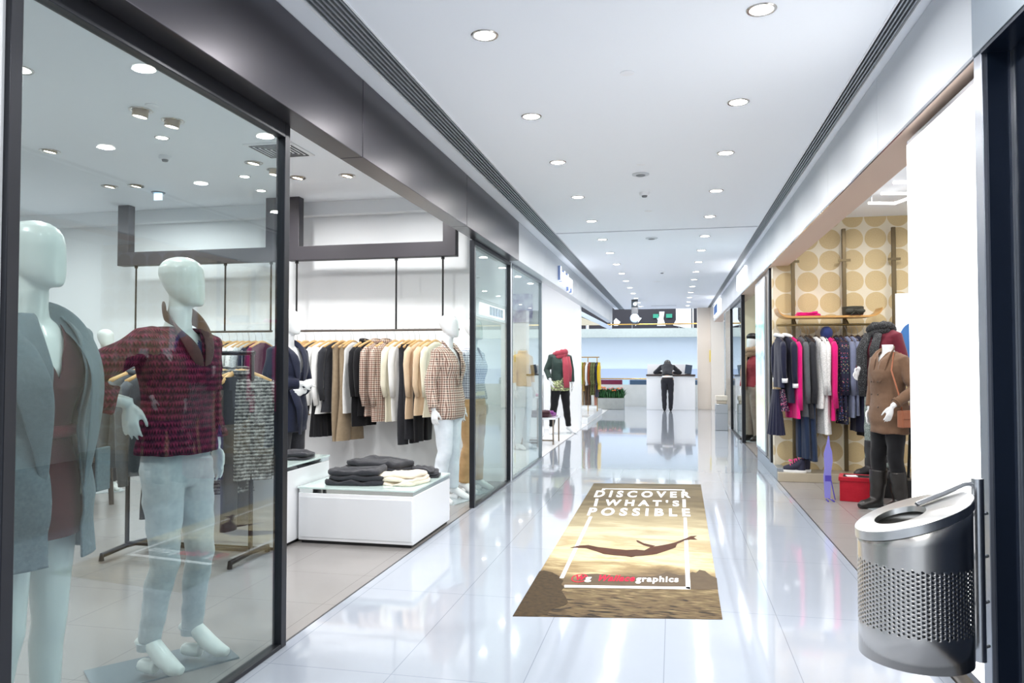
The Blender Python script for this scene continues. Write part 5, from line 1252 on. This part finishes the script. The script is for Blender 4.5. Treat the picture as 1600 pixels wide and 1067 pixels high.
def oval(rx, ry): return [(-.603 + rx * math.cos(a), 4.932 + .17 * rx * math.cos(a) + ry * math.sin(a)) for a in [math.radians(20 + 330 * i / 40) for i in range(41)]]
oi, oo = oval(.045, .085), oval(.052, .098)
rm = MB(); rm.add([(x, y, .0036) for x, y in oi] + [(x, y, .0036) for x, y in oo], [(i, i + 1, 42 + i, 41 + i) for i in range(40)]); rm.build('logo_ring', M_redp, t, world=True)

# ================================================================ FAR END: counter, person, planter, racks
t = thing('reception_counter', 'white reception counter with dark top at the end of the corridor', 'counter', (-.08, 23.3, 0))
MB().box(-.79, .63, 23.02, 23.6, 0, 1.01).build('body', M_gloss, t, world=True, bevel=.006)
MB().box(-.22, -.21, 23.012, 23.03, .02, 1.0).build('seam', M_frameg, t, world=True)
MB().box(-.80, .64, 22.98, 23.64, 1.01, 1.055).build('counter_top', mat('dark brown counter top', '3a2a26', .3), t, world=True, bevel=.004)
MB().box(-.78, .50, 23.5, 23.56, 1.055, 1.36).build('back_panel', M_white, t, world=True, bevel=.004)
t = thing('monitor', 'small dark tilted screen on the counter right of the leaning person', 'monitor', (.42, 23.2, 1.056))
MB().box(-.10, .10, -.01, .01, .02, .29).xf(Matrix.Rotation(R(8), 4, 'Y')).build('screen', mat('dark slate screen', '3c4a5e', .3), t, bevel=.004); MB().box(-.08, .08, -.05, .05, 0, .02).build('base', M_black, t)
# person leaning on the counter
t = thing('person', 'person in a dark suit seen from behind, leaning with both elbows on the white counter', 'person', (-.17, 22.42, 0), R(180))
M_skin = mat('skin', 'c99a7c', .5); M_suit = cloth('dark suit cloth', '2b2c33', '232429', 40, .3); M_hair = mat('black hair', '1c1819', .45)
pb = MB().tube([(0, .0, .93), (0, -.06, 1.06), (0, -.18, 1.17), (0, -.33, 1.26), (0, -.44, 1.30), (0, -.50, 1.345), (0, -.545, 1.375)], [.13, .115, .12, .14, .10, .055, .05], 20, flat=.8)
pb.ball((0, -.60, 1.36), (.075, .095, .10), 20, 14); pb.ball((0, -.70, 1.345), (.012, .02, .016), 8, 6)
for s in (-1, 1):
    sh, el_, wr_ = V(s * .16, -.40, 1.27), V(s * .37, -.66, 1.105), V(s * .12, -.80, 1.10)
    pb.tube([V(s * .08, -.40, 1.28), sh, el_, wr_], [.05, .05, .04, .027], 12); pb.ball((s * .072, -.60, 1.36), (.012, .02, .03), 8, 6)
    pb.tube([V(s * .09, 0, .95), V(s * .095, .01, .5), V(s * .085, .03, .10)], [.09, .055, .035], 14)
    pb.tube([V(s * .085, .05, .06), V(s * .085, -.04, .045), V(s * .085, -.13, .03)], [.034, .038, .025], 10)
    hand(pb, wr_, V(-s * .95, -.3, .03), V(0, 0, -1), 1, .2)
blob(pb, 'body', M_skin, t, .008, 3)
jk = MB().tube([(0, .0, 1.01), (0, -.06, 1.09), (0, -.18, 1.185), (0, -.33, 1.275), (0, -.43, 1.315)], [.165, .150, .150, .178, .12], 24, flat=.78)
for s in (-1, 1): jk.tube([V(s * .08, -.40, 1.285), V(s * .17, -.40, 1.275), V(s * .37, -.66, 1.11), V(s * .17, -.78, 1.105)], [.075, .073, .058, .042], 14)
blob(jk, 'jacket', M_suit, t, .010, 3, (.004, 24, 12), seed=2)
MB().rings_z([(.985, .155, .12, 0, .0), (1.03, .15, .12, 0, -.01)], 24).build('shirt', M_whitec, t, smooth='auto')
legp = {-1: (V(-.098, .01, .5), V(-.088, .03, .07), V(0, -1, 0)), 1: (V(.095, .01, .5), V(.085, .03, .07), V(0, -1, 0))}
blob(pants_mb(legp, .018, 1.02, -.0), 'trousers', M_suit, t, .010, 2, (.004, 20, 16))
for s in (-1, 1):
    sb = MB().tube([V(s * .087, .06, .05), V(s * .087, -.03, .045), V(s * .088, -.15, .025)], [.040, .043, .026], 12); sb.cyl((s * .087, .07, 0), .014, .05, 10)
    blob(sb, 'shoe', M_blackc, t, .007, 2)
hb = MB().ball((0, -.585, 1.385), (.105, .115, .112), 20, 14); hb.tube([(0, -.53, 1.39), (0, -.47, 1.35), (0, -.42, 1.32)], [.085, .07, .04], 14)
blob(hb, 'hair', M_hair, t, .009, 2, (.002, 60, 5))

t = thing('planter', 'long grey stone planter with red-orange flowers before the marble wall', 'planter', (-1.86, 23.1, 0))
MB().box(-.41, .41, -.17, .17, 0, .34).build('trough', mat('grey stone planter', 'a9adab', .6, mottle=('8f9492', 10)), t, bevel=.01)
MB().box(-.38, .38, -.14, .14, .335, .345).build('soil', mat('soil', '2e251c', .9), t)
random.seed(21); lf = MB()
for i in range(420):
    x, y = random.uniform(-.39, .39), random.uniform(-.14, .14); a = random.uniform(0, 6.28); L = random.uniform(.14, .34); out_ = random.uniform(.03, .14)
    if abs(x) > .3: out_ *= 1.4
    d = V(math.cos(a), math.sin(a), 0); sd = V(-d.y, d.x, 0) * random.uniform(.012, .02); p = V(x, y, .34)
    p1 = p + d * out_ * .5 + V(0, 0, L * .7); p2 = p + d * out_ * 1.3 + V(0, 0, L)
    lf.add([p - sd * .4, p + sd * .4, p1 + sd, p1 - sd, p2], [(0, 1, 2, 3), (3, 2, 4)])
tag(lf.build('foliage', mat('deep green leaves', '2f6a34', .5, mottle=('1d4a26', 12)), t), kind='stuff')
mf = [mat('coral petals', 'd9604a', .5), mat('orange petals', 'd98a3e', .5), mat('pale red petals', 'e0978a', .5)]
for i in range(26):
    x, y, z = random.uniform(-.36, .36), random.uniform(-.16, .05), random.uniform(.52, .66)
    if abs(x - .12) < .05: z -= .05
    fm = MB()
    for k in range(6):
        a = k * 1.047; fm.ball((x + .02 * math.cos(a), y + .02 * math.sin(a), z), (.020, .020, .016), 6, 4)
    fm.ball((x, y, z + .012), .018, 6, 4); fm.build('flower', mf[i % 3], t, smooth=True)

tag(B(-2.9, -1.935, 17.4, 21.0, 0, .14).build('white_platform', M_gloss, bevel=.006), 'low white display platform under the brass clothes rack', 'platform')
t = thing('brass_clothes_rack', 'small brass clothes rack on the white platform past the white wall', 'clothes rack', (-2.15, 19.9, .141))
MB().tube([(-2.45, 19.9, 1.55), (-1.90, 19.9, 1.55)], .014, 10).build('rail', M_gold, t, world=True)
for x in (-2.2, -1.96): MB().tube([(x, 19.9, .141), (x, 19.9, 1.55)], .012, 8).build('upright', M_gold, t, world=True)
M_yel = cloth('yellow cloth', 'd9b81e', 'c9a614', 20, .3); M_lime = cloth('lime cloth', 'b8c43a', 'a3b02c', 20, .3)
M_oliv = speckle('olive print', '5c6038', ['33361f', '8a8f58'], 50, .4); M_rust = cloth('rust cloth', '8e4a2a', '743a20', 30, .3); M_umber = cloth('umber cloth', '5a4636', '4a382a', 30, .3)
GB = 'clothes on the brass rack'
for i, (x, m_, L, lab, cat) in enumerate(((-2.36, M_lime, .60, 'lime top at the left end of the brass rack', 'top'), (-2.29, M_gold, .9, 'golden brown top beside the lime one on the brass rack', 'top'), (-2.22, M_whitek, .75, 'white top in the middle of the brass rack', 'top'),
                                          (-2.15, M_rust, .7, 'rust jacket on the brass rack', 'jacket'), (-2.09, M_oliv, 1.0, 'olive print jacket, left one on the brass rack', 'jacket'), (-2.03, M_oliv, 1.0, 'olive print jacket, right one on the brass rack', 'jacket'),
                                          (-1.96, M_navyk, 1.05, 'dark navy coat near the right end of the brass rack', 'coat'), (-1.91, M_yel, .85, 'yellow jacket at the right end of the brass rack', 'jacket'))):
    hung_top(lab, cat, m_ if m_ is not M_gold else cloth('ochre cloth', '9a7a3a', '86682e', 20, .3), L, (x, 19.9, 1.56), R(90), group=GB, sl=.5, w=.17)
for i, (x, m_, lab) in enumerate(((-2.34, M_taupe, 'taupe trousers below the lime top'), (-2.25, M_umber, 'umber trousers at the left of the brass rack'), (-2.16, M_umber, 'umber trousers in the middle of the brass rack'), (-2.0, cloth('dusty rose cloth', 'a87868', '946656', 20, .3), 'dusty rose skirt trousers under the olive jackets'))):
    hung_trousers(lab, m_, 1.25, (x, 19.9, 1.56), R(90), w=.12, top=-.6, group=GB)

# second boutique window: scarf mannequin, yellow mannequin, side tables
def s1x(t, S):
    scaled(scarf_mb(.050, .085, 1.46, [([V(.05, -.12, 1.44), V(.06, -.17, 1.25), V(.07, -.16, 1.02), V(.08, -.15, .86)], [.05, .065, .06, .055]), ([V(.12, -.09, 1.44), V(.14, -.14, 1.2), V(.13, -.13, .98)], [.04, .05, .05])]), S).build('scarf', cloth('rose scarf', 'b34a58', '9a3c4a', 50, .7), t, smooth=True)
    ms_ = speckle('camouflage print', '8a9468', ['4c5a3c', 'c9cfa0', '6a4c5a'], 38, .5)
    blob(scaled(MB().rings_z([(.80, .185, .135), (.9, .182, .13), (1.0, .165, .12), (1.08, .15, .11)], 28, 2.3), S), 'shirt', ms_, t, .012, 2, (.005, 20, 10))
legS = {-1: (V(-.13, -.02, .48), V(-.17, .02, .10), V(-.4, -1, 0)), 1: (V(.12, .0, .48), V(.18, .04, .10), V(.7, -1, 0))}
armsS = {-1: (V(-.25, .05, 1.18), V(-.22, -.09, 1.0), V(.3, -.3, -1), V(1, 0, 0)), 1: ARM0[1]}
dressed('headless white mannequin in green jacket, rose scarf and black leggings before the white wall', (-2.20, 14.9), R(25), 1.06, armsS, legS, head=False, top=('jacket', cloth('dark teal leather', '33453f', '283834', 25, .5, rough=.5), dict(ease=.03, hem=.98, cuff=.85, sleeve=.06), vcut(1.4, .3)), pants=(M_blackc, dict(ease=.01, hem=.1)), extras=s1x, heel=.07)
dressed('headless white mannequin in an ochre turtleneck inside the grey framed window', (-2.40, 12.1), R(60), 1.04, head=False, top=('sweater', cloth('ochre knit', 'e3b877', 'd3a562', 50, .5), dict(ease=.02, hem=.98, cuff=.55, sleeve=.05, neck=1.53, top_r=.055), None), pants=(M_whitejean, dict(ease=.012)))
def side_table(label, x0, x1, y0, y1, h):
    t = thing('side_table', label, 'side table', ((x0 + x1) / 2, (y0 + y1) / 2, 0))
    mm = mat('taupe metal', '8f8274', .35, metal=.6)
    MB().box(x0, x1, y0, y1, h - .03, h).build('table_top', M_gloss, t, world=True, bevel=.003)
    for x in (x0 + .02, x1 - .05):
        for y in (y0 + .02, y1 - .04): MB().box(x, x + .025, y, y + .025, 0, h - .03).build('leg', mm, t, world=True)
    MB().box(x0 + .02, x1 - .025, y0 + .02, y0 + .045, .06, .085).build('foot_bar', mm, t, world=True)
side_table('taller narrow white side table just past the grey framed window', -2.62, -2.17, 12.36, 12.78, .84)
side_table('lower white side table beside the scarf mannequin', -2.60, -1.98, 12.8, 13.5, .46)
folded('purple folded knit on the lower white side table', 'sweater', cloth('purple knit', '7a2f7e', '66246a', 60, .5), -2.25, 13.25, .461, .36, .3, .09, 2, 0, 'folded clothes on the side tables', seed=1)
folded('dark brown folded knit on the lower white side table', 'sweater', cloth('brown knit', '4a3036', '3c262b', 60, .5), -2.27, 12.98, .461, .36, .24, .11, 2, 0, 'folded clothes on the side tables', seed=2)
folded('pink and orange folded scarf on the taller side table', 'scarf', speckle('pink orange print', 'cf5f9a', ['e0a86a', '8a3f7a'], 30, .5), -2.33, 12.57, .841, .24, .22, .03, 1, 0, 'folded clothes on the side tables', seed=3)
tag(B(-2.78, -2.44, 14.0, 14.35, 0, 1.17).build('pedestal', M_gloss, bevel=.004), 'tall white pedestal behind the ochre turtleneck mannequin', 'pedestal')
t = thing('book_row', 'dark boxes standing on the tall white pedestal', 'boxes', (-2.60, 14.15, 1.171))
for i in range(3): MB().box(-.13 + i * .09, -.06 + i * .09, -.08, .08, 0, .22 - .02 * i).build('box', mat('dark box', '34303a', .4), t)
q = NT('lilac picture'); nz = q.n('TexNoise'); nz.inputs['Scale'].default_value = 6; nz.inputs['Detail'].default_value = 6; q.l(q.coord(), nz.inputs['Vector'])
rp = q.n('ValToRGB'); q.l(nz.outputs[0], rp.inputs[0]); rp.color_ramp.elements[0].position = .38; rp.color_ramp.elements[0].color = lin('8e84b4'); rp.color_ramp.elements[1].position = .6; rp.color_ramp.elements[1].color = lin('e9e9f4')
q.l(rp.outputs[0], q.b.inputs['Base Color'])
tag(B(-3.42, -2.93, 15.81, 15.84, 2.27, 2.88).build('wall_picture', q.m), 'lilac and white picture high on the white wall behind the window', 'picture')
